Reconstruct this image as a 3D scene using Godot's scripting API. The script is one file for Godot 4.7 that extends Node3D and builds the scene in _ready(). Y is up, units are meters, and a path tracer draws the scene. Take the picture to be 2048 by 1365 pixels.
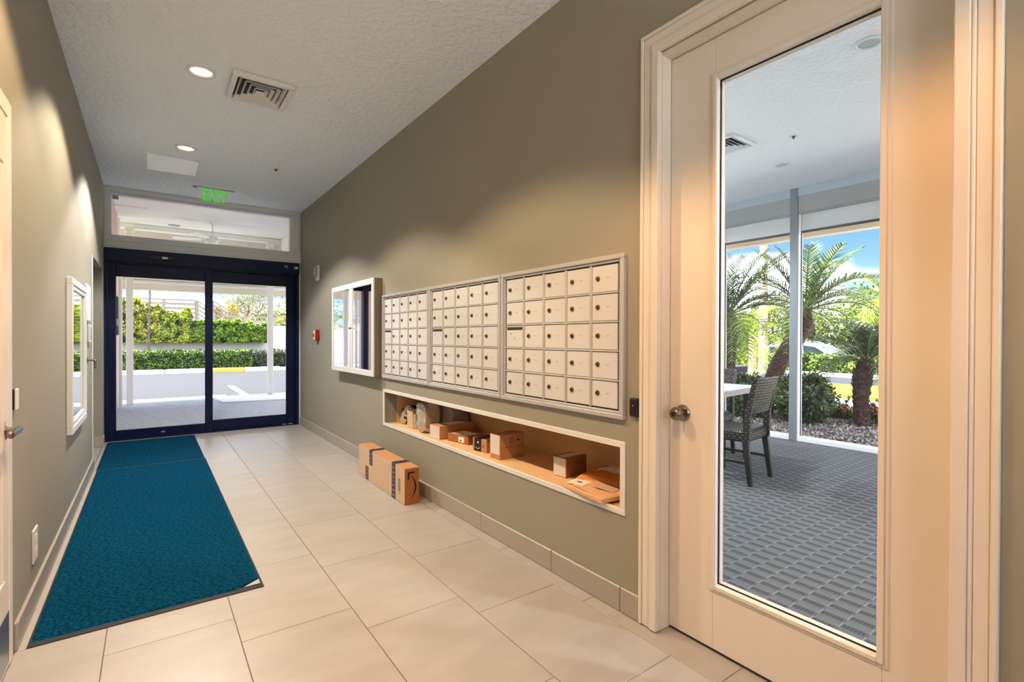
extends Node3D
# Mail lobby. x right, y up, the corridor runs towards -z. P(x, y, d) puts a point d metres down the corridor.

const XL := -0.43      # left wall face
const XR := 1.719      # right wall face
const ZE := 7.472      # inner face of the entrance wall
const H := 2.977       # lobby ceiling
const XW := 6.29       # window wall of the side room
const HR := 3.04       # ceiling of the side room

var M := {}
var used := {}
var rng := RandomNumberGenerator.new()


# ---------------------------------------------------------------- geometry
class G:
	var v := PackedVector3Array()
	var n := PackedVector3Array()
	var t := PackedVector2Array()
	var c := PackedColorArray()
	var T := Transform3D()
	var tint := Color.WHITE
	var tinted := false

	func tri(a: Vector3, b: Vector3, d: Vector3, na: Vector3, nb: Vector3, nd: Vector3, ua := Vector2.ZERO, ub := Vector2.ZERO, ud := Vector2.ZERO) -> void:
		if (b - a).cross(d - a).dot(na + nb + nd) > 0.0:
			var s := b; b = d; d = s
			s = nb; nb = nd; nd = s
			var w := ub; ub = ud; ud = w
		v.append(T * a); v.append(T * b); v.append(T * d)
		n.append((T.basis * na).normalized()); n.append((T.basis * nb).normalized()); n.append((T.basis * nd).normalized())
		t.append(ua); t.append(ub); t.append(ud)
		c.append(tint); c.append(tint); c.append(tint)

	func face(a: Vector3, b: Vector3, d: Vector3) -> void:
		var m := (b - a).cross(d - a).normalized()
		tri(a, b, d, m, m, m)

	func quad(a: Vector3, b: Vector3, d: Vector3, e: Vector3, m := Vector3.ZERO) -> void:
		if m == Vector3.ZERO:
			m = (b - a).cross(d - a).normalized()
		tri(a, b, d, m, m, m, Vector2(0, 1), Vector2(1, 1), Vector2(1, 0))
		tri(a, d, e, m, m, m, Vector2(0, 1), Vector2(1, 0), Vector2(0, 0))

	func box(ctr: Vector3, size: Vector3, bev := 0.0) -> void:
		var h := size * 0.5
		bev = minf(bev, minf(h.x, minf(h.y, h.z)) * 0.9)
		for a in 3:
			var b := (a + 1) % 3
			var d := (a + 2) % 3
			for s in [-1.0, 1.0]:
				var m := Vector3.ZERO
				m[a] = s
				var p := []
				for k in [[-1, -1], [1, -1], [1, 1], [-1, 1]]:
					var q := Vector3.ZERO
					q[a] = s * h[a]; q[b] = k[0] * (h[b] - bev); q[d] = k[1] * (h[d] - bev)
					p.append(ctr + q)
				quad(p[0], p[1], p[2], p[3], m)
			if bev > 0.0:
				for s in [-1.0, 1.0]:
					for r in [-1.0, 1.0]:
						var p1 := Vector3.ZERO; var p2 := Vector3.ZERO; var p3 := Vector3.ZERO; var p4 := Vector3.ZERO
						p1[a] = s * h[a]; p1[b] = r * (h[b] - bev); p1[d] = -(h[d] - bev)
						p2[a] = s * (h[a] - bev); p2[b] = r * h[b]; p2[d] = -(h[d] - bev)
						p3 = p2; p3[d] = h[d] - bev
						p4 = p1; p4[d] = h[d] - bev
						var m := Vector3.ZERO
						m[a] = s; m[b] = r
						quad(ctr + p1, ctr + p2, ctr + p3, ctr + p4, m.normalized())
		if bev > 0.0:
			for x in [-1.0, 1.0]:
				for y in [-1.0, 1.0]:
					for z in [-1.0, 1.0]:
						var s := Vector3(x, y, z)
						var i := h - Vector3.ONE * bev
						var m := s.normalized()
						tri(ctr + s * Vector3(h.x, i.y, i.z), ctr + s * Vector3(i.x, h.y, i.z), ctr + s * Vector3(i.x, i.y, h.z), m, m, m)

	func span(a: Vector3, b: Vector3, bev := 0.0) -> void:      # a box given by two opposite corners
		box((a + b) * 0.5, (b - a).abs(), bev)

	func tube(pts: Array, radii: Array, sides := 8, cap := true) -> void:
		var rings := []
		var norms := []
		var up := Vector3.UP
		for i in pts.size():
			var dir: Vector3 = (pts[mini(i + 1, pts.size() - 1)] - pts[maxi(i - 1, 0)]).normalized()
			if absf(dir.dot(up)) > 0.95:
				up = Vector3.RIGHT if absf(dir.x) < 0.9 else Vector3.BACK
			var x := dir.cross(up).normalized()
			var y := x.cross(dir).normalized()
			up = y
			var ring := []
			var nn := []
			for k in sides:
				var w := TAU * k / sides
				var o := x * cos(w) + y * sin(w)
				ring.append(pts[i] + o * radii[i])
				nn.append(o)
			rings.append(ring)
			norms.append(nn)
		for i in pts.size() - 1:
			for k in sides:
				var l := (k + 1) % sides
				tri(rings[i][k], rings[i][l], rings[i + 1][l], norms[i][k], norms[i][l], norms[i + 1][l])
				tri(rings[i][k], rings[i + 1][l], rings[i + 1][k], norms[i][k], norms[i + 1][l], norms[i + 1][k])
		if cap:
			for e in [0, pts.size() - 1]:
				var dir: Vector3 = (pts[0] - pts[1]).normalized() if e == 0 else (pts[e] - pts[e - 1]).normalized()
				for k in sides:
					tri(pts[e], rings[e][k], rings[e][(k + 1) % sides], dir, dir, dir)

	func lathe(prof: Array, sides := 20) -> void:               # [radius, height] pairs round y; flat-shaded along the profile
		for i in prof.size() - 1:
			var a: Vector2 = prof[i]
			var b: Vector2 = prof[i + 1]
			var e := b - a
			var m2 := Vector2(e.y, -e.x).normalized()
			for k in sides:
				var w0 := TAU * k / sides
				var w1 := TAU * (k + 1) / sides
				var d0 := Vector3(cos(w0), 0, sin(w0))
				var d1 := Vector3(cos(w1), 0, sin(w1))
				var n0 := d0 * m2.x + Vector3.UP * m2.y
				var n1 := d1 * m2.x + Vector3.UP * m2.y
				var p := d0 * a.x + Vector3.UP * a.y
				var q := d1 * a.x + Vector3.UP * a.y
				var r := d1 * b.x + Vector3.UP * b.y
				var s := d0 * b.x + Vector3.UP * b.y
				if a.x > 1e-6: tri(p, q, r, n0, n1, n1)
				if b.x > 1e-6: tri(p, r, s, n0, n1, n0)

	func prism(poly: PackedVector2Array, z0: float, z1: float) -> void:   # a polygon in xy, from z0 to z1
		var ix := Geometry2D.triangulate_polygon(poly)
		for i in range(0, ix.size(), 3):
			var a := poly[ix[i]]; var b := poly[ix[i + 1]]; var d := poly[ix[i + 2]]
			tri(Vector3(a.x, a.y, z1), Vector3(b.x, b.y, z1), Vector3(d.x, d.y, z1), Vector3.BACK, Vector3.BACK, Vector3.BACK)
			tri(Vector3(a.x, a.y, z0), Vector3(b.x, b.y, z0), Vector3(d.x, d.y, z0), Vector3.FORWARD, Vector3.FORWARD, Vector3.FORWARD)
		var area := 0.0
		for i in poly.size():
			area += poly[i].cross(poly[(i + 1) % poly.size()])
		for i in poly.size():
			var a := poly[i]; var b := poly[(i + 1) % poly.size()]
			var m := Vector3(b.y - a.y, a.x - b.x, 0) * signf(area)
			quad(Vector3(a.x, a.y, z0), Vector3(b.x, b.y, z0), Vector3(b.x, b.y, z1), Vector3(a.x, a.y, z1), m.normalized())

	func prism_flat(x0: float, x1: float, h0: float, h1: float) -> void:   # a tapering blade lying in xz
		var a := [Vector3(x0, 0, -h0), Vector3(x1 - 0.02, 0, -h1), Vector3(x1, 0, -h1 * 0.6), Vector3(x1, 0, h1 * 0.6), Vector3(x1 - 0.02, 0, h1), Vector3(x0, 0, h0)]
		for e in [0.004, -0.004]:
			var u := Vector3(0, e, 0)
			for i in range(1, 5):
				var m := Vector3(0, signf(e), 0)
				tri(a[0] + u, a[i] + u, a[i + 1] + u, m, m, m)
		for i in 6:
			var p: Vector3 = a[i]
			var q: Vector3 = a[(i + 1) % 6]
			quad(p + Vector3(0, 0.004, 0), q + Vector3(0, 0.004, 0), q - Vector3(0, 0.004, 0), p - Vector3(0, 0.004, 0), ((p + q) * 0.5 - Vector3((x0 + x1) / 2, 0, 0)).normalized())

	# a closed lump: boxy > 0 squares it off; creases pull it in along ridges
	func blob(ctr: Vector3, r: Vector3, noise: FastNoiseLite, amount: float, seg := 12, rows := 8, flat := -9.0, boxy := 0.0, smooth := false) -> void:
		var p := []
		for i in rows + 1:
			var row := []
			for k in seg:
				var la := PI * i / rows - PI / 2
				var lo := TAU * k / seg
				var d := Vector3(cos(la) * cos(lo), sin(la), cos(la) * sin(lo))
				var sq := d / maxf(absf(d.x), maxf(absf(d.y), absf(d.z)))
				var q := ctr + d.lerp(sq * 0.86, boxy) * r * (1.0 + amount * noise.get_noise_3dv((ctr + d) * 60.0))
				q.y = maxf(q.y, flat)
				row.append(q)
			p.append(row)
		var nn := []
		for i in rows + 1:
			var row := []
			for k in seg:
				var e: Vector3 = (p[i][(k + 1) % seg] - p[i][(k + seg - 1) % seg]).cross(p[mini(i + 1, rows)][k] - p[maxi(i - 1, 0)][k])
				if e.length_squared() < 1e-16: e = p[i][k] - ctr
				e = e.normalized()
				if e.dot(p[i][k] - ctr) < 0.0: e = -e
				row.append(e)
			nn.append(row)
		for i in rows:
			for k in seg:
				var l := (k + 1) % seg
				for f in [[i, k, i, l, i + 1, l], [i, k, i + 1, l, i + 1, k]]:
					var a: Vector3 = p[f[0]][f[1]]
					var b: Vector3 = p[f[2]][f[3]]
					var e: Vector3 = p[f[4]][f[5]]
					var m: Vector3 = (b - a).cross(e - a)
					if m.length_squared() < 1e-14: continue
					m = m.normalized()
					if m.dot((a + b + e) / 3.0 - ctr) < 0.0: m = -m
					if smooth: tri(a, b, e, nn[f[0]][f[1]], nn[f[2]][f[3]], nn[f[4]][f[5]])
					else: tri(a, b, e, m, m, m)

	func mesh() -> ArrayMesh:
		var a := []
		a.resize(Mesh.ARRAY_MAX)
		a[Mesh.ARRAY_VERTEX] = v
		a[Mesh.ARRAY_NORMAL] = n
		a[Mesh.ARRAY_TEX_UV] = t
		if tinted: a[Mesh.ARRAY_COLOR] = c
		var m := ArrayMesh.new()
		m.add_surface_from_arrays(Mesh.PRIMITIVE_TRIANGLES, a)
		return m


func P(x: float, y: float, d: float) -> Vector3:
	return Vector3(x, y, -d)


func numbered(called: String) -> String:
	var k: int = used.get(called, 0)
	used[called] = k + 1
	return called if k == 0 else "%s_%03d" % [called, k]


func put(called: String, mesh: Mesh, mat: Material, parent: Node3D, at := Vector3.ZERO) -> MeshInstance3D:
	var o := MeshInstance3D.new()
	o.name = numbered(called) if parent == self else called
	o.mesh = mesh
	o.material_override = mat
	o.position = at
	parent.add_child(o, true)
	return o


func obj(called: String, g: G, mat: Material, parent: Node3D = self, at := Vector3.ZERO) -> MeshInstance3D:
	return put(called, g.mesh(), mat, parent, at)


func tag(o: Node3D, label: String, category: String, group := "", kind := "") -> Node3D:
	o.set_meta("label", label)
	o.set_meta("category", category)
	if group: o.set_meta("group", group)
	if kind: o.set_meta("kind", kind)
	return o


func thing(called: String, label: String, category: String, at := Vector3.ZERO, turn := 0.0, group := "") -> Node3D:
	var o := Node3D.new()
	o.name = numbered(called)
	add_child(o)
	o.position = at
	o.rotation.y = turn
	return tag(o, label, category, group)


func built(called: String, label: String, category: String, at := Vector3.ZERO) -> Node3D:   # a piece of the setting that has parts
	return tag(thing(called, label, category, at), label, category, "", "structure")


func struct(called: String, g: G, mat: Material, label: String, category: String) -> MeshInstance3D:
	var o := obj(called, g, mat)
	tag(o, label, category, "", "structure")
	return o


func bx(a: Vector3, b: Vector3, bev := 0.0) -> G:
	var g := G.new()
	g.span(a, b, bev)
	return g


# ---------------------------------------------------------------- materials
func mat(col: Color, rough := 0.6, metal := 0.0) -> StandardMaterial3D:
	var m := StandardMaterial3D.new()
	m.albedo_color = col
	m.roughness = rough
	m.metallic = metal
	return m


func noise(freq: float, octaves := 3, s := 1) -> FastNoiseLite:
	var f := FastNoiseLite.new()
	f.seed = s
	f.frequency = freq
	f.fractal_octaves = octaves
	return f


func bump(m: StandardMaterial3D, tex: Texture2D, scale_cm: float) -> void:
	m.heightmap_enabled = true
	m.heightmap_texture = tex
	m.heightmap_scale = scale_cm


func noise_tex(f: FastNoiseLite, size := 512, ramp: Gradient = null) -> NoiseTexture2D:
	var t := NoiseTexture2D.new()
	t.width = size
	t.height = size
	t.seamless = true
	t.noise = f
	t.color_ramp = ramp
	return t


func ramp(cols: Array, at: Array) -> Gradient:
	var g := Gradient.new()
	g.colors = PackedColorArray(cols)
	g.offsets = PackedFloat32Array(at)
	return g


func tri_world(m: StandardMaterial3D, metres: Vector3, world := true) -> void:
	m.uv1_triplanar = true
	m.uv1_world_triplanar = world
	m.uv1_triplanar_sharpness = 4.0
	m.uv1_scale = Vector3(1.0 / metres.x, 1.0 / metres.y, 1.0 / metres.z)


func picture(w: int, h: int, f: Callable) -> ImageTexture:
	var im := Image.create_empty(w, h, false, Image.FORMAT_RGB8)
	for y in h:
		for x in w:
			im.set_pixel(x, y, f.call(x, y))
	return ImageTexture.create_from_image(im)


func leafmat(backlit: Color) -> StandardMaterial3D:
	var m := mat(Color.WHITE, 0.5)
	m.vertex_color_use_as_albedo = true
	m.backlight_enabled = true
	m.backlight = backlit
	m.cull_mode = BaseMaterial3D.CULL_DISABLED
	return m


func make_materials() -> void:
	# woven vinyl wall covering
	var weave := picture(64, 64, func(x, y):
		var a := 0.5 + 0.5 * sin(TAU * (x + y) / 16.0)
		var b := 0.5 + 0.5 * sin(TAU * (x - y) / 8.0)
		var k := a * 0.6 + b * 0.4
		return Color(k, k, k))
	var w := mat(Color(0.565, 0.552, 0.503), 0.62)
	tri_world(w, Vector3(0.05, 0.05, 0.05))
	bump(w, weave, 0.03)
	M.wall = w
	# knocked-down plaster
	var plaster := noise_tex(noise(0.025, 4, 4), 512, ramp([Color.BLACK, Color(0.25, 0.25, 0.25), Color.WHITE], [0.25, 0.45, 0.75]))
	var ce := mat(Color(0.875, 0.91, 0.96), 0.85)
	tri_world(ce, Vector3(0.7, 0.7, 0.7))
	bump(ce, plaster, 0.35)
	M.ceiling = ce
	var rc := mat(Color(0.88, 0.89, 0.9), 0.85)
	tri_world(rc, Vector3(0.7, 0.7, 0.7))
	bump(rc, plaster, 0.3)
	M.room_ceiling = rc
	M.room_wall = mat(Color(0.86, 0.88, 0.89), 0.6)
	# porcelain floor tiles, three tones
	var streak := noise(0.012, 4, 9)
	for k in 3:
		var tone: float = [0.0, -0.012, 0.01][k]
		var tm := mat(Color.WHITE, 0.36)
		tm.albedo_texture = noise_tex(noise(0.008, 4, 20 + k), 256, ramp([Color(0.62 + tone, 0.603 + tone, 0.585 + tone), Color(0.645 + tone, 0.628 + tone, 0.61 + tone)], [0.2, 0.8]))
		tm.metallic_specular = 0.55
		tri_world(tm, Vector3(0.9, 0.9, 0.35))
		M["tile%d" % k] = tm
	M.grout = mat(Color(0.40, 0.36, 0.32), 0.9)
	M.base_tile = mat(Color(0.62, 0.595, 0.57), 0.4)
	# teal mat pile
	var pile := noise_tex(noise(0.09, 3, 31), 512)
	var pm := mat(Color.WHITE, 0.95)
	pm.albedo_texture = noise_tex(noise(0.06, 5, 33), 512, ramp([Color(0.0, 0.165, 0.265), Color(0.0, 0.265, 0.385), Color(0.0, 0.315, 0.45)], [0.25, 0.5, 0.8]))
	pm.metallic_specular = 0.15
	tri_world(pm, Vector3(0.8, 0.8, 0.5))
	bump(pm, pile, 1.6)
	M.pile = pm
	M.bare_grey = mat(Color(0.62, 0.63, 0.65), 0.6)
	M.rubber = mat(Color(0.035, 0.035, 0.04), 0.7)
	# loop carpet of the side room: a basket weave of ribbed blocks
	var cn := noise(0.12, 3, 41)
	var block := func(x, y, height: bool):
		var strip := int(y / 128.0) % 2
		var u := fmod(x + (64 if strip else 0), 128.0) / 128.0
		var q := fmod(y, 128.0) / 128.0
		var light: float = 0.41
		var up := 0.75
		if u > 0.62 and q < 0.90:
			var rib := 0.5 + 0.5 * sin(TAU * q * 7.0)
			light = 0.29 + 0.06 * rib
			up = 0.45 + 0.3 * rib
		elif q >= 0.945:
			light = 0.52 if u < 0.62 else 0.35
			up = 0.9
		else:
			light = 0.43 - 0.05 * u
		var nn := cn.get_noise_2d(x * 2.0, y * 2.0)
		if height:
			var k := clampf(up + 0.2 * nn, 0, 1)
			return Color(k, k, k)
		light += 0.11 * nn
		return Color(light * 0.985, light, light * 1.01)
	var ca := mat(Color.WHITE, 0.95)
	ca.albedo_texture = picture(256, 256, func(x, y): return block.call(x, y, false))
	ca.metallic_specular = 0.1
	tri_world(ca, Vector3(0.19, 0.2, 0.2))
	bump(ca, picture(256, 256, func(x, y): return block.call(x, y, true)), 0.15)
	M.carpet = ca
	# paints, metals, glass
	M.white_paint = mat(Color(0.85, 0.825, 0.79), 0.38)
	M.trim_white = mat(Color(0.83, 0.835, 0.85), 0.4)
	M.panel_white = mat(Color(0.97, 0.97, 0.985), 0.2)
	M.case_brown = mat(Color(0.44, 0.38, 0.31), 0.6)
	M.frame_grey = mat(Color(0.80, 0.815, 0.84), 0.5)
	M.navy = mat(Color(0.022, 0.065, 0.20), 0.42)
	M.navy.metallic_specular = 0.35
	M.navy_light = mat(Color(0.10, 0.12, 0.17), 0.4)
	M.alum = mat(Color(0.75, 0.755, 0.77), 0.38, 0.35)
	M.alum_door = mat(Color(0.80, 0.81, 0.83), 0.5, 0.12)
	M.alum_dark = mat(Color(0.16, 0.16, 0.17), 0.6)
	M.brass = mat(Color(0.45, 0.36, 0.27), 0.3, 0.85)
	M.black = mat(Color(0.03, 0.03, 0.032), 0.45)
	M.faint = mat(Color(0.66, 0.66, 0.68), 0.6)
	M.nickel = mat(Color(0.55, 0.52, 0.49), 0.22, 1.0)
	M.steel = mat(Color(0.62, 0.63, 0.66), 0.35, 0.9)
	var glass := mat(Color(0.93, 0.97, 0.96, 0.004), 0.02)
	glass.transparency = BaseMaterial3D.TRANSPARENCY_ALPHA
	glass.metallic_specular = 0.14
	M.glass = glass
	M.mirror = mat(Color(0.93, 0.94, 0.95), 0.03, 1.0)
	M.room_frame = mat(Color(0.46, 0.49, 0.515), 0.45)
	M.room_head = mat(Color(0.66, 0.70, 0.725), 0.5)
	M.room_frame_in = mat(Color(0.90, 0.91, 0.93), 0.45)
	var shade := mat(Color(0.82, 0.82, 0.81), 0.9)
	shade.backlight_enabled = true
	shade.backlight = Color(0.22, 0.22, 0.22)
	M.shade = shade
	M.valance = mat(Color(0.60, 0.60, 0.595), 0.6)
	M.shade_bar = mat(Color(0.30, 0.29, 0.28), 0.5)
	M.lens_off = mat(Color(0.62, 0.68, 0.68), 0.4)
	var glow := mat(Color(1, 0.93, 0.8), 0.5)
	glow.emission_enabled = true
	glow.emission = Color(1.0, 0.86, 0.62)
	glow.emission_energy_multiplier = 1.6
	M.lamp_glow = glow
	var gw := mat(Color(1, 1, 1), 0.5)
	gw.emission_enabled = true
	gw.emission = Color(0.95, 0.97, 1.0)
	gw.emission_energy_multiplier = 1.5
	M.lamp_day = gw
	var ex := mat(Color(0.2, 0.8, 0.25), 0.5)
	ex.emission_enabled = true
	ex.emission = Color(0.30, 0.80, 0.20)
	ex.emission_energy_multiplier = 0.38
	M.exit_green = ex
	var led := mat(Color(0.8, 0.1, 0.05), 0.5)
	led.emission_enabled = true
	led.emission = Color(1.0, 0.15, 0.05)
	led.emission_energy_multiplier = 2.0
	M.led = led
	var acr := mat(Color(0.9, 0.97, 0.94, 0.12), 0.05)
	acr.transparency = BaseMaterial3D.TRANSPARENCY_ALPHA
	M.acrylic = acr
	M.red = mat(Color(0.62, 0.06, 0.05), 0.4)
	# cardboard, plastic
	var card_grain := noise_tex(noise(0.05, 3, 51), 256, ramp([Color(0.965, 0.965, 0.965), Color.WHITE], [0.2, 0.8]))
	for e in [["card", Color(0.72, 0.52, 0.35)], ["card_pale", Color(0.80, 0.69, 0.585)], ["card_dark", Color(0.62, 0.38, 0.20)], ["kraft", Color(0.86, 0.68, 0.50)], ["shelf_wood", Color(0.86, 0.71, 0.53)]]:
		var cm := mat(e[1], 0.75)
		cm.albedo_texture = card_grain
		tri_world(cm, Vector3(0.3, 0.3, 0.3), false)
		M[e[0]] = cm
	M.tape_clear = mat(Color(0.83, 0.80, 0.77), 0.16)
	M.tape_navy = mat(Color(0.06, 0.09, 0.16), 0.3)
	M.print_white = mat(Color(0.85, 0.86, 0.88), 0.5)
	M.print_black = mat(Color(0.02, 0.018, 0.018), 0.5)
	M.paper = mat(Color(0.91, 0.88, 0.84), 0.7)
	M.orange_mailer = mat(Color(0.78, 0.45, 0.14), 0.5)
	M.grey_bag = mat(Color(0.56, 0.54, 0.52), 0.28)
	M.silver_bag = mat(Color(0.82, 0.79, 0.75), 0.22, 0.5)
	M.black_bag = mat(Color(0.03, 0.03, 0.035), 0.22)
	# furniture
	var strap := picture(64, 64, func(x, y):
		var cx := int(x / 16); var cy := int(y / 16)
		var u := fmod(x, 16.0) / 16.0 - 0.47; var q := fmod(y, 16.0) / 16.0 - 0.47
		var hump := 1.0 - 2.2 * (u * u + q * q)
		return Color(0.33, 0.30, 0.25) * hump if (cx + cy) % 2 == 0 else Color(0.10, 0.085, 0.075) * (0.7 + 0.4 * hump))
	var strap_h := picture(64, 64, func(x, y):
		var cx := int(x / 16); var cy := int(y / 16)
		var u := fmod(x, 16.0) / 16.0 - 0.47; var q := fmod(y, 16.0) / 16.0 - 0.47
		var k := (0.95 if (cx + cy) % 2 == 0 else 0.45) - 1.2 * (u * u + q * q)
		return Color(k, k, k))
	var wv := mat(Color(0.85, 0.85, 0.85), 0.42)
	wv.albedo_texture = strap
	tri_world(wv, Vector3(0.095, 0.095, 0.095), false)
	bump(wv, strap_h, 0.6)
	M.woven = wv
	M.dark_wood = mat(Color(0.045, 0.04, 0.04), 0.4)
	M.laminate = mat(Color(0.82, 0.83, 0.86), 0.3)
	M.laminate_edge = mat(Color(0.60, 0.58, 0.56), 0.5)
	# outdoors
	var conc := mat(Color.WHITE, 0.9)
	conc.albedo_texture = noise_tex(noise(0.03, 5, 61), 512, ramp([Color(0.63, 0.65, 0.68), Color(0.71, 0.73, 0.76)], [0.2, 0.8]))
	tri_world(conc, Vector3(2, 2, 2))
	M.concrete = conc
	M.white_conc = mat(Color(0.90, 0.90, 0.89), 0.8)
	M.yellow_paint = mat(Color(0.92, 0.74, 0.22), 0.7)
	var asp := mat(Color.WHITE, 0.9)
	asp.albedo_texture = noise_tex(noise(0.06, 5, 63), 512, ramp([Color(0.15, 0.16, 0.20), Color(0.18, 0.19, 0.235)], [0.2, 0.8]))
	tri_world(asp, Vector3(3, 3, 3))
	M.asphalt = asp
	M.stucco = mat(Color(0.78, 0.76, 0.72), 0.9)
	M.stucco_white = mat(Color(0.90, 0.89, 0.88), 0.9)
	M.porch_white = mat(Color(0.93, 0.93, 0.92), 0.8)
	M.pink_stucco = mat(Color(0.80, 0.68, 0.66), 0.9)
	M.fascia = mat(Color(0.93, 0.87, 0.77), 0.8)
	M.old_wood = mat(Color(0.52, 0.49, 0.46), 0.9)
	M.pole_wood = mat(Color(0.46, 0.42, 0.39), 0.9)
	var lawn := mat(Color.WHITE, 0.95)
	lawn.albedo_texture = noise_tex(noise(0.05, 5, 65), 512, ramp([Color(0.54, 0.53, 0.10), Color(0.74, 0.68, 0.13)], [0.2, 0.8]))
	tri_world(lawn, Vector3(2, 2, 2))
	bump(lawn, noise_tex(noise(0.1, 4, 66), 512), 3.0)
	M.lawn = lawn
	var bark := mat(Color.WHITE, 0.95)
	bark.albedo_texture = noise_tex(noise(0.03, 4, 67), 256, ramp([Color(0.20, 0.13, 0.12), Color(0.42, 0.30, 0.27)], [0.25, 0.75]))
	tri_world(bark, Vector3(0.4, 0.4, 0.4), false)
	bump(bark, noise_tex(noise(0.06, 3, 68), 256), 2.5)
	M.bark = bark
	var pale := mat(Color.WHITE, 0.9)
	pale.albedo_texture = noise_tex(noise(0.02, 4, 69), 256, ramp([Color(0.58, 0.53, 0.48), Color(0.74, 0.69, 0.63)], [0.25, 0.75]))
	tri_world(pale, Vector3(1.5, 0.35, 1.5), false)
	M.pale_bark = pale
	M.soil = mat(Color(0.36, 0.33, 0.32), 0.95)
	var chips := mat(Color.WHITE, 0.85)
	chips.vertex_color_use_as_albedo = true
	M.chips = chips
	M.leaf = leafmat(Color(0.5, 0.55, 0.2))
	M.frond = leafmat(Color(0.45, 0.5, 0.2))
	M.hedge_core = mat(Color(0.10, 0.16, 0.07), 0.95)
	M.car_white = mat(Color(0.92, 0.92, 0.93), 0.2)
	M.car_white.clearcoat_enabled = true
	M.car_glass = mat(Color(0.16, 0.21, 0.25), 0.06)
	M.tyre = mat(Color(0.04, 0.04, 0.04), 0.8)


# ---------------------------------------------------------------- sky, sun, camera
func make_view() -> void:
	var cam := Camera3D.new()
	cam.name = "camera"
	add_child(cam)
	cam.keep_aspect = Camera3D.KEEP_HEIGHT
	cam.fov = rad_to_deg(2.0 * atan(682.5 / 999.727))
	var right := Vector3(0.80987810, 0.00333411, 0.58658873)
	var up := Vector3(0.00097313, 0.99997484, -0.00702731)
	var ahead := Vector3(0.58659740, -0.00626210, -0.80985448)
	cam.transform = Transform3D(Basis(right, up, -ahead).orthonormalized(), Vector3(0, 1.23, 0))
	cam.near = 0.03
	cam.far = 400.0
	cam.current = true

	var env := Environment.new()
	env.background_mode = Environment.BG_SKY
	env.sky = Sky.new()
	env.sky.sky_material = clouds()
	env.sky_rotation = Vector3(0, deg_to_rad(120), 0)
	env.tonemap_mode = Environment.TONE_MAPPER_LINEAR
	env.tonemap_exposure = 1.6
	env.sdfgi_enabled = true
	env.ssao_enabled = true
	env.ssil_enabled = true
	env.background_energy_multiplier = 1.15
	var we := WorldEnvironment.new()
	we.name = "world_environment"
	we.environment = env
	add_child(we)

	var sun := DirectionalLight3D.new()
	sun.name = "sun"
	sun.light_energy = 6.2
	sun.light_color = Color(1.0, 0.97, 0.90)
	sun.light_angular_distance = 0.6
	sun.shadow_enabled = true
	sun.sky_mode = DirectionalLight3D.SKY_MODE_LIGHT_ONLY
	add_child(sun)
	sun.look_at_from_position(Vector3(-0.38, 0.85, -0.30) * 10.0, Vector3.ZERO)


func clouds() -> PanoramaSkyMaterial:
	var w := 1024
	var h := 512
	var im := Image.create_empty(w, h, false, Image.FORMAT_RGBF)
	var f := noise(1.6, 5, 7)
	var f2 := noise(0.7, 3, 8)
	for y in h:
		var el := PI * (0.5 - (y + 0.5) / h)
		for x in w:
			var az := TAU * (x + 0.5) / w
			var d := Vector3(cos(el) * cos(az), sin(el), cos(el) * sin(az))
			var up := maxf(d.y, 0.0)
			var k := pow(1.0 - up, 8.0)
			var col := Vector3(0.05, 0.215, 0.60).lerp(Vector3(0.55, 0.82, 1.05), k)
			var q := d / (0.25 + up)
			var cl := f.get_noise_3d(q.x * 0.55, d.y * 2.2, q.z * 0.55) * 0.7 + f2.get_noise_3d(q.x * 0.6, 3.0, q.z * 0.6) * 0.8 + 0.14 * k
			cl = smoothstep(-0.02, 0.26, cl)
			col = col.lerp(Vector3(3.6, 3.7, 3.9), cl)
			if d.y < 0.0: col = Vector3(0.45, 0.47, 0.48)
			im.set_pixel(x, y, Color(col.x, col.y, col.z))
	var p := PanoramaSkyMaterial.new()
	p.panorama = ImageTexture.create_from_image(im)
	return p


func spot(parent: Node3D, at: Vector3, energy: float, col: Color, half: float, blend := 0.3, size := 0.06) -> void:
	var l := SpotLight3D.new()
	l.name = "lamp_beam"
	l.light_energy = energy
	l.light_color = col
	l.spot_angle = half
	l.spot_angle_attenuation = blend
	l.spot_range = 12.0
	l.spot_attenuation = 2.0
	l.light_size = size
	l.shadow_enabled = true
	parent.add_child(l, true)
	l.position = at
	l.rotation = Vector3(-PI / 2, 0, 0)


func downlight(x: float, d: float, y: float, r: float, lit: int, label: String, group: String) -> void:
	var t := thing("downlight", label, "ceiling light", P(x, y, d), 0.0, group)
	var ring := G.new()
	ring.lathe([Vector2(r * 0.72, -0.003), Vector2(r * 0.78, -0.010), Vector2(r * 0.94, -0.010), Vector2(r, -0.004), Vector2(r, 0.002)], 32)
	obj("trim_ring", ring, M.trim_white, t)
	var lens := G.new()
	lens.lathe([Vector2(0, -0.004), Vector2(r * 0.72, -0.003)], 28)
	obj("lens", lens, [M.lens_off, M.lamp_glow, M.lamp_day][lit], t)
	if lit == 1:      # warm bulbs near the glazed door, whiter ones towards the entrance
		var k := 0 if d < 1.5 else (1 if d < 3.0 else (2 if d < 5.0 else 3))
		spot(t, Vector3(0, -0.012, 0), [3.6, 3.7, 4.4, 6.3][k], [Color(1.0, 0.72, 0.44), Color(1.0, 0.85, 0.65), Color(1.0, 0.92, 0.80), Color(1.0, 0.97, 0.93)][k], 61.0, 0.25)
	if lit == 2: spot(t, Vector3(0, -0.012, 0), 7.2, Color(0.96, 0.98, 1.0), 80.0, 0.3)


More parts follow.
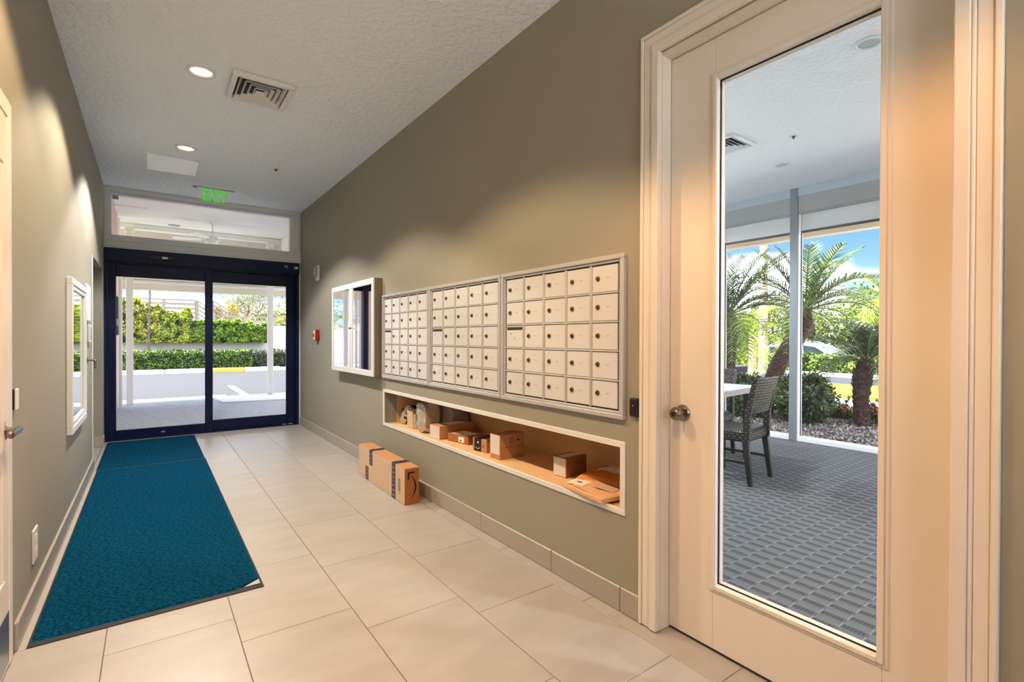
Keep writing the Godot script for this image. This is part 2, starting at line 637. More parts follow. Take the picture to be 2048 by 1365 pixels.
# ---------------------------------------------------------------- lobby shell
func make_lobby() -> void:
	# floor: grout bed with every tile a piece of its own
	var fl := built("floor", "beige porcelain tile floor of the mail lobby", "floor")
	var bed := bx(P(XL - 0.15, -0.12, -1.6), P(XR + 0.15, -0.0025, 7.62))
	bed.span(P(XL - 1.1, -0.12, 6.0), P(XL - 0.15, -0.0025, 7.3))
	obj("bed", bed, M.grout, fl)
	var cols := [[XL, -0.147, 2.47], [-0.147, 0.297, 2.47], [0.297, 0.742, 2.26], [0.742, 1.188, 2.06], [1.188, 1.635, 1.89], [1.635, XR + 0.075, 1.69]]
	cols[0][2] = 2.70
	for c in cols:
		var d: float = c[2] - 0.69 * 5
		while d < 7.47:
			var d0 := maxf(d, -1.5)
			var d1 := minf(d + 0.69, 7.47)
			if d1 - d0 > 0.05:
				var g := G.new()
				g.box(Vector3.ZERO, Vector3(c[1] - c[0] - 0.003, 0.010, d1 - d0 - 0.003), 0.0012)
				obj("tile", g, M["tile%d" % rng.randi_range(0, 2)], fl, P((c[0] + c[1]) / 2, -0.005, (d0 + d1) / 2))
			d += 0.69
	obj("tile", bx(P(XL - 1.05, -0.01, 6.03), P(XL - 0.005, 0, 6.6), 0.001), M.tile0, fl)
	obj("tile", bx(P(XL - 1.05, -0.01, 6.605), P(XL - 0.005, 0, 7.2), 0.001), M.tile1, fl)

	struct("ceiling", bx(P(XL - 1.2, H, -1.6), P(XR + 0.15, H + 0.12, ZE + 0.15)), M.ceiling, "textured white plaster ceiling over the mail lobby", "ceiling")

	# right wall with the door opening and the shelf opening; mail room void behind
	var g := G.new()
	var X2 := XR + 0.12
	g.span(P(XR, 0, -1.6), P(X2, H, 0.375))
	g.span(P(XR, 2.42, 0.375), P(X2, H, 1.335))
	g.span(P(XR, 0, 1.335), P(X2, H, 1.52))
	g.span(P(XR, 0, 1.52), P(X2, 0.449, 4.35))
	g.span(P(XR, 0.75, 1.52), P(X2, H, 4.35))
	g.span(P(XR, 0, 4.35), P(X2, H, ZE + 0.15))
	struct("wall_right", g, M.wall, "taupe woven vinyl wall carrying the mailboxes", "wall")

	g = G.new()
	var xo := XL - 0.14
	g.span(P(xo, 0, -1.6), P(XL, H, 6.02))
	g.span(P(xo, 1.98, 6.02), P(XL, H, 7.17))
	g.span(P(xo, 0, 7.17), P(XL, H, ZE + 0.15))
	g.span(P(XL - 1.2, 0, 5.9), P(xo, H, 6.02))
	g.span(P(XL - 1.2, 0, 7.17), P(xo, H, 7.3))
	g.span(P(XL - 1.2, 0, 6.02), P(XL - 1.06, H, 7.17))
	g.span(P(XL - 1.1, 2.3, 6.0), P(xo, 2.4, 7.2))
	struct("wall_left", g, M.wall, "taupe woven vinyl wall beside the teal mats, with an alcove", "wall")

	g = G.new()
	g.span(P(XL - 0.14, 2.80, -1.75), P(XR + 0.12, H + 0.12, -1.6))
	g.span(P(XL - 0.14, 0.80, -1.75), P(XL + 0.16, 2.80, -1.6))
	g.span(P(XR - 0.16, 0.80, -1.75), P(XR + 0.12, 2.80, -1.6))
	g.span(P(XL - 0.14, -0.12, -1.75), P(XR + 0.12, 0.80, -1.6))
	struct("wall_back", g, M.wall, "taupe wall round the glazing at the near end of the lobby", "wall")
	var bw := built("window_3", "glazed storefront window at the near end of the lobby", "window")
	g = G.new()
	for x in [XL + 0.16, 0.62, XR - 0.21]: g.span(P(x, 0.80, -1.71), P(x + 0.05, 2.80, -1.64), 0.003)
	g.span(P(XL + 0.21, 2.75, -1.705), P(XR - 0.21, 2.80, -1.645), 0.003)
	g.span(P(XL + 0.21, 0.80, -1.705), P(XR - 0.21, 0.86, -1.645), 0.003)
	obj("frame", g, M.navy, bw)
	obj("pane", bx(P(XL + 0.20, 0.85, -1.68), P(0.63, 2.76, -1.674)), M.glass, bw)
	obj("pane", bx(P(0.66, 0.85, -1.68), P(XR - 0.20, 2.76, -1.674)), M.glass, bw)

	# baseboards of the same tile
	var bb := built("baseboard_right", "beige tile baseboard under the mailbox wall", "baseboard")
	var cuts := [1.42, 1.527, 2.0, 2.69, 3.38, 4.07, 4.76, 5.45, 6.14, 6.83, ZE - 0.01]
	for i in cuts.size() - 1:
		obj("tile", bx(P(XR - 0.012, 0, cuts[i] + 0.001), P(XR + 0.002, 0.112, cuts[i + 1] - 0.001), 0.004), M.base_tile, bb)
	bb = built("baseboard_left", "beige tile baseboard along the left wall beside the teal mats", "baseboard")
	cuts = [2.70, 3.38, 4.07, 4.76, 5.45, 6.02]
	for i in cuts.size() - 1:
		obj("tile", bx(P(XL - 0.002, 0, cuts[i] + 0.001), P(XL + 0.012, 0.112, cuts[i + 1] - 0.001), 0.004), M.base_tile, bb)
	obj("tile", bx(P(XL - 0.01, 0, 7.158), P(XL + 0.012, 0.112, 7.33), 0.004), M.base_tile, bb)
	obj("tile", bx(P(XL - 1.05, 0, 7.158), P(XL - 0.01, 0.112, 7.171), 0.004), M.base_tile, bb)
	g = G.new()
	g.span(P(XL - 0.145, 0, 5.985), P(XL + 0.004, 1.98, 6.026), 0.003)
	struct("trim_2", g, M.trim_white, "white edge trim of the alcove opening in the left wall", "trim")


func make_entrance() -> void:
	# transom window over the sliding door
	var z0 := ZE
	var w := built("window_2", "grey-framed transom window above the sliding entrance door", "window")
	var fr := G.new()
	fr.span(P(XL, 2.352, z0 - 0.02), P(XR, 2.421, z0 + 0.12), 0.003)
	fr.span(P(XL, 2.262, z0 - 0.03), P(XR, 2.350, z0 + 0.12), 0.003)
	fr.span(P(XL, 2.925, z0 - 0.02), P(XR, H, z0 + 0.12), 0.003)
	fr.span(P(XL, 2.421, z0 - 0.02), P(-0.375, 2.925, z0 + 0.12), 0.003)
	fr.span(P(1.614, 2.421, z0 - 0.02), P(1.695, 2.925, z0 + 0.12), 0.003)
	fr.span(P(1.698, 0, z0 - 0.012), P(XR, H, z0 + 0.12), 0.003)
	obj("frame", fr, M.frame_grey, w)
	var st := G.new()
	st.span(P(-0.375, 2.897, z0 + 0.02), P(1.614, 2.925, z0 + 0.10), 0.002)
	st.span(P(-0.375, 2.421, z0 + 0.02), P(-0.362, 2.90, z0 + 0.10), 0.002)
	st.span(P(1.588, 2.421, z0 + 0.02), P(1.614, 2.90, z0 + 0.10), 0.002)
	obj("glazing_stop", st, M.trim_white, w)
	obj("pane", bx(P(-0.37, 2.42, z0 + 0.055), P(1.60, 2.91, z0 + 0.061)), M.glass, w)
	var lat := G.new()
	lat.span(P(-0.355, 2.855, z0 + 0.062), P(-0.30, 2.895, z0 + 0.09), 0.004)
	obj("corner_bracket", lat, M.steel, w)

	# automatic sliding door
	var dr := built("door_2", "navy metal automatic sliding entrance door with two glass leaves", "door")
	var f := G.new()
	f.span(P(XL, 2.105, z0 - 0.06), P(1.697, 2.262, z0 + 0.12), 0.006)
	f.span(P(XL + 0.01, 2.085, z0 - 0.02), P(1.69, 2.105, z0 + 0.1), 0.002)
	f.span(P(XL, 0, z0 - 0.02), P(-0.402, 2.105, z0 + 0.12), 0.003)
	f.span(P(1.655, 0, z0 - 0.02), P(1.697, 2.105, z0 + 0.12), 0.003)
	f.span(P(XL, 0, z0 - 0.015), P(1.697, 0.012, z0 + 0.12), 0.003)
	obj("frame", f, M.navy, dr)
	for e in [[-0.40, 0.655, z0 - 0.012, 0.078, 0.085, 0.02, 1.938, 0.125], [0.58, 1.655, z0 + 0.045, 0.074, 0.110, 0.035, 1.936, 0.15]]:
		var leaf := G.new()
		var a: float = e[2]
		var b: float = a + 0.045
		leaf.span(P(e[0], 0.014, a), P(e[0] + e[3], 2.084, b), 0.004)
		leaf.span(P(e[1] - e[4], 0.014, a), P(e[1], 2.084, b), 0.004)
		leaf.span(P(e[0] + e[3], e[6], a), P(e[1] - e[4], 2.084, b), 0.004)
		leaf.span(P(e[0] + e[3], 0.014, a), P(e[1] - e[4], e[7], b), 0.004)
		var lf := obj("leaf", leaf, M.navy, dr)
		obj("pane", bx(P(e[0] + e[3] - 0.01, e[7] - 0.01, a + 0.020), P(e[1] - e[4] + 0.01, e[6] + 0.01, a + 0.026)), M.glass, lf)
	var lk := G.new()
	lk.span(P(0.11, 0.055, z0 - 0.016), P(0.15, 0.078, z0 - 0.008), 0.003)
	obj("lock_plate", lk, M.steel, dr)
	for e in [[1.48, 0.04], [1.56, 0.04]]:
		obj("floor_guide", bx(P(e[0], 0.012, z0 - 0.01), P(e[0] + 0.06, 0.028, z0 + 0.01), 0.003), M.steel, dr)
	var bd := G.new()
	bd.span(P(1.625, 2.17, z0 - 0.063), P(1.632, 2.21, z0 - 0.059))
	obj("white_sticker", bd, M.print_white, dr)
	var bd2 := G.new()
	bd2.span(P(1.642, 2.18, z0 - 0.063), P(1.675, 2.212, z0 - 0.059))
	obj("white_sticker", bd2, M.print_white, dr)
	obj("cover_clip", bx(P(1.50, 2.19, z0 - 0.066), P(1.545, 2.215, z0 - 0.058), 0.003), M.steel, dr)
	var se := thing("motion_sensor", "flat black motion sensor with a white sticker on the door header", "sensor", P(0.12, 2.16, z0 - 0.06))
	obj("housing", bx(Vector3(-0.125, 0, 0), Vector3(0.125, 0.046, 0.035), 0.008), M.black, se)
	obj("sticker", bx(Vector3(0.0, 0.012, 0.0345), Vector3(0.055, 0.034, 0.0355)), M.print_white, se)


func make_room_door() -> void:
	# white casing round the glazed door on the right
	var cs := built("trim_1", "white moulded casing around the glazed door on the right", "trim")
	var xc := XR - 0.018
	var prof := [[0.0, 0.016, 0.018], [0.016, 0.05, 0.013], [0.05, 0.060, 0.016], [0.060, 0.094, 0.020]]
	for side in 2:
		var g := G.new()
		for p in prof:
			var a: float = 1.419 - p[0] if side == 0 else 0.292 + p[0]
			var b: float = 1.419 - p[1] if side == 0 else 0.292 + p[1]
			g.span(P(XR - p[2], 0.004, a), P(XR + 0.01, 2.515 - p[1], b), 0.003)
		obj("side_casing", g, M.white_paint, cs)
	var hg := G.new()
	for p in prof:
		hg.span(P(XR - p[2], 2.515 - p[0], 0.292 + p[0]), P(XR + 0.01, 2.515 - p[1], 1.419 - p[0]), 0.003)
	obj("head_casing", hg, M.white_paint, cs)
	var jb := G.new()
	jb.span(P(XR + 0.0102, 0.004, 1.325), P(XR + 0.15, 2.421, 1.338))
	jb.span(P(XR + 0.0102, 0.004, 0.373), P(XR + 0.15, 2.421, 0.386))
	jb.span(P(XR + 0.0102, 2.408, 0.386), P(XR + 0.15, 2.421, 1.325))
	obj("jamb", jb, M.white_paint, cs)

	var dr := built("door_1", "white full-glass door into the carpeted side room", "door")
	var xd := 1.787
	var x2 := xd + 0.044
	var g0 := 0.572   # glass near and far edge, bottom and top
	var g1 := 1.108
	var y0 := 0.268
	var y1 := 2.238
	var lf := G.new()
	lf.span(P(xd, 0.012, 0.389), P(x2, 2.404, g0 - 0.012), 0.002)
	lf.span(P(xd, 0.012, g1 + 0.012), P(x2, 2.404, 1.3235), 0.002)
	lf.span(P(xd, 0.012, g0 - 0.012), P(x2, y0 - 0.012, g1 + 0.012), 0.002)
	lf.span(P(xd, y1 + 0.012, g0 - 0.012), P(x2, 2.404, g1 + 0.012), 0.002)
	obj("leaf", lf, M.white_paint, dr)
	for s in 2:                      # glazing bead, both sides, mitred by overlap
		var m := G.new()
		var xa := xd - 0.010 if s == 0 else xd + 0.0275
		var xb := xd + 0.016 if s == 0 else xd + 0.0535
		for q in [[0.030, 0.0055, 0.026], [0.018, 0.0, 0.0055]]:
			var w: float = q[0]
			var xs: float = xa + q[1] if s == 0 else xb - q[2]
			var xe: float = xa + q[2] if s == 0 else xb - q[1]
			m.span(P(xs, y0 - w, g0 - w), P(xe, y1 + w, g0), 0.003)
			m.span(P(xs, y0 - w, g1), P(xe, y1 + w, g1 + w), 0.003)
			m.span(P(xs, y0 - w, g0), P(xe, y0, g1), 0.003)
			m.span(P(xs, y1, g0), P(xe, y1 + w, g1), 0.003)
		obj("glazing_bead", m, M.white_paint, dr)
	obj("pane", bx(P(xd + 0.019, y0 - 0.01, g0 - 0.01), P(xd + 0.025, y1 + 0.01, g1 + 0.01)), M.glass, dr)
	var gk := G.new()
	gk.span(P(xd + 0.016, y0 - 0.001, g0), P(xd + 0.019, y0 + 0.004, g1))
	gk.span(P(xd + 0.016, y1 - 0.004, g0), P(xd + 0.019, y1 + 0.001, g1))
	gk.span(P(xd + 0.016, y0, g1 - 0.004), P(xd + 0.019, y1, g1 + 0.001))
	obj("gasket", gk, M.black, dr)
	var kn := G.new()
	kn.T = Transform3D(Basis(Vector3.BACK, PI / 2), Vector3.ZERO)
	kn.lathe([Vector2(0.034, 0.0), Vector2(0.034, 0.004), Vector2(0.029, 0.010), Vector2(0.013, 0.013), Vector2(0.012, 0.026), Vector2(0.022, 0.032), Vector2(0.028, 0.042), Vector2(0.0275, 0.052), Vector2(0.022, 0.062), Vector2(0.018, 0.066), Vector2(0, 0.0665)], 28)
	var knob := obj("knob", kn, M.nickel, dr, P(xd, 0.922, 1.258))
	var kh := G.new()
	kh.T = Transform3D(Basis(Vector3.BACK, PI / 2), Vector3.ZERO)
	kh.lathe([Vector2(0.0095, 0.066), Vector2(0.009, 0.068), Vector2(0.006, 0.0675), Vector2(0, 0.067)], 16)
	obj("keyhole", kh, M.black, knob)
	var cr := thing("card_reader", "black card reader with a red light between mailboxes and door casing", "card reader", P(XR, 0.888, 1.447))
	obj("housing", bx(Vector3(-0.022, 0, -0.024), Vector3(0, 0.082, 0.024), 0.006), M.black, cr)
	obj("indicator_light", bx(Vector3(-0.0235, 0.047, -0.002), Vector3(-0.021, 0.051, 0.002), 0.0008), M.led, cr)


func make_left_wall_things() -> void:
	# white door at the left edge of the frame
	var d := built("door_3", "white door with a metal lever and grey kick plate at the left edge", "door")
	var g := G.new()
	g.span(P(XL - 0.01, 0.011, 1.63), P(XL + 0.003, 2.09, 2.63), 0.002)
	g.span(P(XL + 0.0, 0.01, 2.585), P(XL + 0.008, 2.10, 2.640), 0.003)
	g.span(P(XL + 0.0, 2.035, 1.62), P(XL + 0.008, 2.10, 2.584), 0.003)
	obj("casing", g, M.white_paint, d)
	g = G.new()
	g.span(P(XL - 0.01, 0.012, 1.70), P(XL + 0.0065, 2.03, 2.583), 0.003)
	g.span(P(XL, 1.84, 1.80), P(XL + 0.012, 1.90, 2.50), 0.005)
	g.span(P(XL, 0.32, 1.80), P(XL + 0.012, 0.36, 2.50), 0.005)
	g.span(P(XL, 0.361, 2.46), P(XL + 0.012, 1.839, 2.50), 0.005)
	obj("leaf", g, M.white_paint, d)
	obj("kick_plate", bx(P(XL + 0.006, 0.03, 1.72), P(XL + 0.0085, 0.22, 2.575), 0.001), M.steel, d)
	g = G.new()
	g.T = Transform3D(Basis(Vector3.BACK, -PI / 2), P(XL + 0.006, 0.89, 2.515))
	g.lathe([Vector2(0.032, 0), Vector2(0.032, 0.006), Vector2(0.012, 0.008), Vector2(0.011, 0.045), Vector2(0, 0.046)], 20)
	g.T = Transform3D()
	g.span(P(XL + 0.034, 0.879, 2.38), P(XL + 0.054, 0.903, 2.538), 0.006)
	obj("lever_handle", g, M.nickel, d)
	var wp := thing("door_release_plate", "small white wall plate with a dark edge beside the lever handle", "wall plate", P(XL, 0.945, 2.70))
	obj("plate", bx(Vector3(0.006, 0, -0.022), Vector3(0.014, 0.082, 0.022), 0.004), M.trim_white, wp)
	obj("back_plate", bx(Vector3(0, 0.002, -0.02), Vector3(0.007, 0.08, 0.02), 0.001), M.black, wp)

	var ot := thing("power_outlet", "white power outlet low on the left wall above the baseboard", "outlet", P(XL, 0.205, 3.12))
	obj("cover_plate", bx(Vector3(0, 0, -0.056), Vector3(0.007, 0.15, 0.056), 0.003), M.trim_white, ot)
	for k in 2:
		var so := G.new()
		so.span(Vector3(0.006, 0.03 + 0.055 * k, -0.018), Vector3(0.0085, 0.066 + 0.055 * k, 0.018), 0.001)
		obj("socket", so, M.paper, ot)

	# framed glass display case, reflecting the daylight
	var dc := thing("display_case", "white framed glass notice case reflecting daylight on the left wall", "display case", P(XL, 0.60, 4.66))
	g = G.new()
	var w := 0.44
	g.span(Vector3(0, 0, -w), Vector3(0.032, 0.045, w), 0.003)
	g.span(Vector3(0, 0.965, -w), Vector3(0.032, 1.01, w), 0.003)
	g.span(Vector3(0, 0.045, -w), Vector3(0.032, 0.965, -w + 0.045), 0.003)
	g.span(Vector3(0, 0.045, w - 0.045), Vector3(0.032, 0.965, w), 0.003)
	obj("frame", g, M.trim_white, dc)
	g = G.new()
	g.span(Vector3(0.012, 0.045, -w + 0.045), Vector3(0.026, 0.075, w - 0.045), 0.004)
	g.span(Vector3(0.012, 0.935, -w + 0.045), Vector3(0.026, 0.965, w - 0.045), 0.004)
	g.span(Vector3(0.012, 0.075, -w + 0.045), Vector3(0.026, 0.935, -w + 0.07), 0.004)
	g.span(Vector3(0.012, 0.075, w - 0.07), Vector3(0.026, 0.935, w - 0.045), 0.004)
	obj("inner_frame", g, M.trim_white, dc)
	obj("glass_panel", bx(Vector3(0.008, 0.07, -w + 0.065), Vector3(0.014, 0.94, w - 0.065)), M.mirror, dc)

	tag(obj("wall_panel", bx(P(XL, 1.36, 5.33), P(XL + 0.018, 1.66, 5.62), 0.004), M.trim_white), "narrow white panel on the left wall beyond the display case", "wall panel")
	var kp := thing("door_keypad", "slim grey keypad under the narrow white panel on left wall", "keypad", P(XL, 1.18, 5.6))
	obj("housing", bx(Vector3(0, 0, -0.07), Vector3(0.02, 0.15, 0.07), 0.004), M.trim_white, kp)
	obj("key_field", bx(Vector3(0.019, 0.02, -0.05), Vector3(0.022, 0.13, 0.05), 0.001), M.steel, kp)
	var hk := thing("wall_hook", "dark metal lever-shaped hook on the left wall below the keypad", "hook", P(XL, 0.96, 5.5))
	var hg := G.new()
	hg.tube([Vector3(0, 0.07, 0), Vector3(0.05, 0.07, 0), Vector3(0.055, 0.06, 0), Vector3(0.055, 0.0, 0)], [0.009, 0.009, 0.009, 0.008], 8)
	hg.span(Vector3(0, 0.045, -0.02), Vector3(0.006, 0.095, 0.02), 0.002)
	obj("hook", hg, M.nickel, hk)


func make_mats() -> void:
	for k in 2:
		var a: float = [2.70, 5.922][k]
		var b: float = [5.92, 7.38][k]
		var x0: float = [-0.395, -0.40][k]
		var x1: float = [0.455, 0.45][k]
		var m := thing("floor_mat", ["long teal pile floor mat with a folded corner, lying nearest", "short teal pile floor mat lying against the sliding door"][k], "floor mat", P((x0 + x1) / 2, 0, (a + b) / 2), 0.0, "teal floor mats")
		var w := (x1 - x0) / 2
		var l := (b - a) / 2
		var g := G.new()
		g.box(Vector3(0, 0.002, 0), Vector3(2 * w, 0.004, 2 * l), 0.0015)
		obj("rubber_backing", g, M.rubber, m)
		var pl := G.new()
		var nx := 40
		var nz := int(l * 2 / 0.025)
		var ns := noise(9.0, 3, 5)
		var hh := func(i, j):
			var x : float = -w + 0.007 + (2 * w - 0.015) * i / nx
			var z : float = -l + (0.026 if k == 0 else 0.004) + (2 * l - (0.058 if k == 0 else 0.01)) * j / nz
			# the corner nearest the camera on the right shows its rubber
			if k == 0: z = minf(z, l - 0.034 - maxf(0.0, x - (w - 0.10)) * 0.75)
			var e := minf(minf(i, nx - i), minf(j, nz - j))
			return Vector3(x, (0.011 if e > 0 else 0.004) + 0.0012 * ns.get_noise_2d(x * 3 + k * 7, z * 3), z)
		for i in nx:
			for j in nz:
				pl.face(hh.call(i, j), hh.call(i + 1, j + 1), hh.call(i + 1, j))
				pl.face(hh.call(i, j), hh.call(i, j + 1), hh.call(i + 1, j + 1))
		obj("pile", pl, M.pile, m)
		if k == 0:
			var c := G.new()
			c.T = Transform3D(Basis(Vector3.RIGHT, PI / 2), Vector3(0, 0.0065, 0))
			c.prism(PackedVector2Array([Vector2(w - 0.085, l - 0.037), Vector2(w - 0.012, l - 0.090), Vector2(w - 0.012, l - 0.037)]), -0.001, 0.001)
			obj("bare_corner", c, M.bare_grey, m)


func make_mailboxes() -> void:
	var lock := G.new()
	lock.T = Transform3D(Basis(Vector3.BACK, PI / 2), Vector3.ZERO)
	lock.lathe([Vector2(0.0125, 0), Vector2(0.0125, 0.003), Vector2(0.0100, 0.004), Vector2(0.0090, 0.009), Vector2(0.0045, 0.0095), Vector2(0, 0.0078)], 14)
	var lock_mesh := lock.mesh()
	var slit := bx(Vector3(-0.0102, -0.006, -0.0012), Vector3(-0.0075, 0.006, 0.0012)).mesh()
	var x0 := XR - 0.022
	var spans := [[3.428, 4.355], [2.468, 3.420], [1.505, 2.461]]
	var words := ["farthest mailbox cabinet of thirty silver doors, next to the notice case", "middle mailbox cabinet of silver doors between its two neighbours", "nearest and largest-looking mailbox cabinet of silver doors, by the card reader"]
	words[0] = "farthest silver mailbox cabinet, next to the glass notice case"
	for u in 3:
		var a: float = spans[u][0]
		var b: float = spans[u][1]
		var t := thing("mailbox_cabinet", words[u], "mailboxes", P(XR, 0.866, (a + b) / 2), 0.0, "mailbox cabinets on the right wall")
		var w := (b - a) / 2
		var Y := 0.744
		var g := G.new()
		var ft := 0.024
		for q in [[-0.022, 0.0, 0.022], [-0.012, 0.022, 0.034]]:
			var i0: float = q[1]
			var i1: float = q[2]
			var xx: float = q[0]
			g.span(Vector3(xx, i0, -w + i0), Vector3(0.004, i1, w - i0), 0.003)
			g.span(Vector3(xx, Y - i1, -w + i0), Vector3(0.004, Y - i0, w - i0), 0.003)
			g.span(Vector3(xx, i1, -w + i0), Vector3(0.004, Y - i1, -w + i1), 0.003)
			g.span(Vector3(xx, i1, w - i1), Vector3(0.004, Y - i1, w - i0), 0.003)
		obj("frame", g, M.alum, t)
		obj("backing", bx(Vector3(-0.003, 0.034, -w + 0.034), Vector3(0.003, Y - 0.034, w - 0.034)), M.alum_dark, t)
		var cw := (2 * w - 0.072) / 5.0
		var rh := (Y - 0.072) / 5.0
		for k in range(1, 5):
			var z := -w + 0.036 + cw * k
			obj("upright_bar", bx(Vector3(-0.017, 0.036, z - 0.0075), Vector3(0, Y - 0.036, z + 0.0075), 0.006), M.alum, t)
			var y := 0.036 + rh * k
			obj("cross_bar", bx(Vector3(-0.013, y - 0.004, -w + 0.036), Vector3(0, y + 0.004, w - 0.036), 0.003), M.alum, t)
		for r in 5:
			for c in 5:
				var z := w - 0.036 - cw * (c + 0.5)       # c counts from the near (camera) side
				var y := 0.036 + rh * (r + 0.5)
				var out: bool = r == 2 and c == 4
				var dg := G.new()
				if out:
					dg.span(Vector3(-0.008, -rh / 2 + 0.006, -cw / 2 + 0.008), Vector3(0, rh / 2 - 0.030, cw / 2 - 0.008), 0.0015)
					dg.span(Vector3(-0.008, rh / 2 - 0.014, -cw / 2 + 0.008), Vector3(0, rh / 2 - 0.006, cw / 2 - 0.008), 0.0015)
					dg.span(Vector3(-0.008, rh / 2 - 0.031, -cw / 2 + 0.008), Vector3(0, rh / 2 - 0.013, -cw / 2 + 0.014), 0.001)
					dg.span(Vector3(-0.008, rh / 2 - 0.031, cw / 2 - 0.014), Vector3(0, rh / 2 - 0.013, cw / 2 - 0.008), 0.001)
				else:
					dg.box(Vector3(-0.004, 0, 0), Vector3(0.008, rh - 0.012, cw - 0.016), 0.0015)
				var door := obj("door", dg, M.alum_door, t, Vector3(0, y, z))
				if out:
					obj("mail_slot", bx(Vector3(-0.009, rh / 2 - 0.029, -cw / 2 + 0.015), Vector3(-0.006, rh / 2 - 0.015, cw / 2 - 0.015), 0.001), M.alum_dark, door)
					put("lock", slit, M.black, door, Vector3(0.0015, -0.012, 0))
					obj("label", bx(Vector3(-0.0086, 0.010, -0.052), Vector3(-0.0078, 0.020, -0.026)), M.faint, door)
				else:
					var lk := put("lock", lock_mesh, M.brass, door, Vector3(-0.007, 0.003, -cw * 0.24))
					put("keyhole", slit, M.black, door, Vector3(-0.007, 0.003, -cw * 0.24))
					var nb := G.new()
					for i in 3:
						nb.span(Vector3(-0.0083, 0.000, 0.010 + i * 0.008), Vector3(-0.0079, 0.007, 0.014 + i * 0.008))
					obj("number", nb, M.faint, door)


func make_notice_case() -> void:
	var t := thing("notice_case", "white two-door glass notice case beside the farthest mailbox cabinet", "notice case", P(XR, 0.872, 5.02))
	var w := 0.632
	var Y := 0.90
	var D := 0.09
	var g := G.new()
	g.span(Vector3(-D + 0.012, 0, -w), Vector3(0, 0.012, w), 0.002)
	g.span(Vector3(-D + 0.012, Y - 0.012, -w), Vector3(0, Y, w), 0.002)
	g.span(Vector3(-D + 0.012, 0.012, -w), Vector3(0, Y - 0.012, -w + 0.012), 0.002)
	g.span(Vector3(-D + 0.012, 0.012, w - 0.012), Vector3(0, Y - 0.012, w), 0.002)
	obj("case_body", g, M.case_brown, t)
	obj("back_panel", bx(Vector3(-0.012, 0.012, -w + 0.012), Vector3(-0.002, Y - 0.012, w - 0.012)), M.paper, t)
	for s in [-1.0, 1.0]:
		var f := G.new()
		var z0 := 0.004 if s > 0 else -w
		var z1 := w if s > 0 else -0.004
		f.span(Vector3(-D, 0, z0), Vector3(-D + 0.016, 0.055, z1), 0.003)
		f.span(Vector3(-D, Y - 0.055, z0), Vector3(-D + 0.016, Y, z1), 0.003)
		f.span(Vector3(-D, 0.055, z0), Vector3(-D + 0.016, Y - 0.055, z0 + 0.045), 0.003)
		f.span(Vector3(-D, 0.055, z1 - 0.045), Vector3(-D + 0.016, Y - 0.055, z1), 0.003)
		var d := obj("door", f, M.trim_white, t)
		obj("glass_pane", bx(Vector3(-D + 0.008, 0.05, z0 + 0.04), Vector3(-D + 0.012, Y - 0.05, z1 - 0.04)), M.mirror, d)
		var k := G.new()
		k.T = Transform3D(Basis(Vector3.BACK, PI / 2), Vector3(-D, 0.45, s * 0.026))
		k.lathe([Vector2(0.010, 0), Vector2(0.010, 0.004), Vector2(0.006, 0.010), Vector2(0, 0.011)], 12)
		obj("knob", k, M.brass, d)


func make_shelf() -> void:
	# recessed parcel shelf with a white metal frame
	var t := thing("parcel_shelf", "long recessed wood parcel shelf in a white frame below the mailboxes", "shelf", P(XR, 0.434, 2.935))
	var w := 1.43
	var Y := 0.331
	var g := G.new()
	g.span(Vector3(-0.006, 0, -w), Vector3(0.006, 0.028, w), 0.002)
	g.span(Vector3(-0.006, Y - 0.028, -w), Vector3(0.006, Y, w), 0.002)
	g.span(Vector3(-0.006, 0.028, -w), Vector3(0.006, Y - 0.028, -w + 0.030), 0.002)
	g.span(Vector3(-0.006, 0.028, w - 0.030), Vector3(0.006, Y - 0.028, w), 0.002)
	obj("frame", g, M.trim_white, t)
	obj("shelf_board", bx(Vector3(0.004, 0.004, -w + 0.016), Vector3(0.47, 0.018, w - 0.016)), M.shelf_wood, t)
	obj("back_panel", bx(Vector3(0.47, 0.004, -w + 0.01), Vector3(0.482, 0.36, w - 0.01)), M.shelf_wood, t)
	obj("top_panel", bx(Vector3(0.122, 0.345, -w + 0.01), Vector3(0.482, 0.36, w - 0.01)), M.shelf_wood, t)
	obj("side_panel", bx(Vector3(0.122, 0.004, -w + 0.004), Vector3(0.482, 0.36, -w + 0.016)), M.shelf_wood, t)
	obj("side_panel", bx(Vector3(0.122, 0.004, w - 0.016), Vector3(0.482, 0.36, w - 0.004)), M.shelf_wood, t)


func carton(label: String, at: Vector3, turn: float, size: Vector3, m: Material, group := "parcels on the recessed shelf") -> Node3D:
	var t := thing("parcel_box", label, "box", at, turn, group)
	var g := G.new()
	g.box(Vector3(0, size.y / 2, 0), size, 0.003)
	# top flaps, a hair proud with a seam between them
	for s in [-1.0, 1.0]:
		g.box(Vector3(s * size.x / 4, size.y, 0), Vector3(size.x / 2 - 0.002, 0.003, size.z - 0.002), 0.001)
	obj("carton", g, m, t)
	return t


func stick(t: Node3D, called: String, a: Vector3, b: Vector3, m: Material) -> void:
	obj(called, bx(a, b, 0.0003), m, t)


func bag(called: String, label: String, at: Vector3, turn: float, r: Vector3, m: Material, s: int, amount := 0.28, boxy := 0.6) -> Node3D:
	var t := thing(called, label, "mailer bag", at, turn)
	var f := noise(0.02, 4, s)
	f.fractal_type = FastNoiseLite.FRACTAL_RIDGED
	var g := G.new()
	g.blob(Vector3(0, r.y, 0), r, f, amount, 48, 36, 0.001, boxy, true)
	obj("bag", g, m, t)
	return t


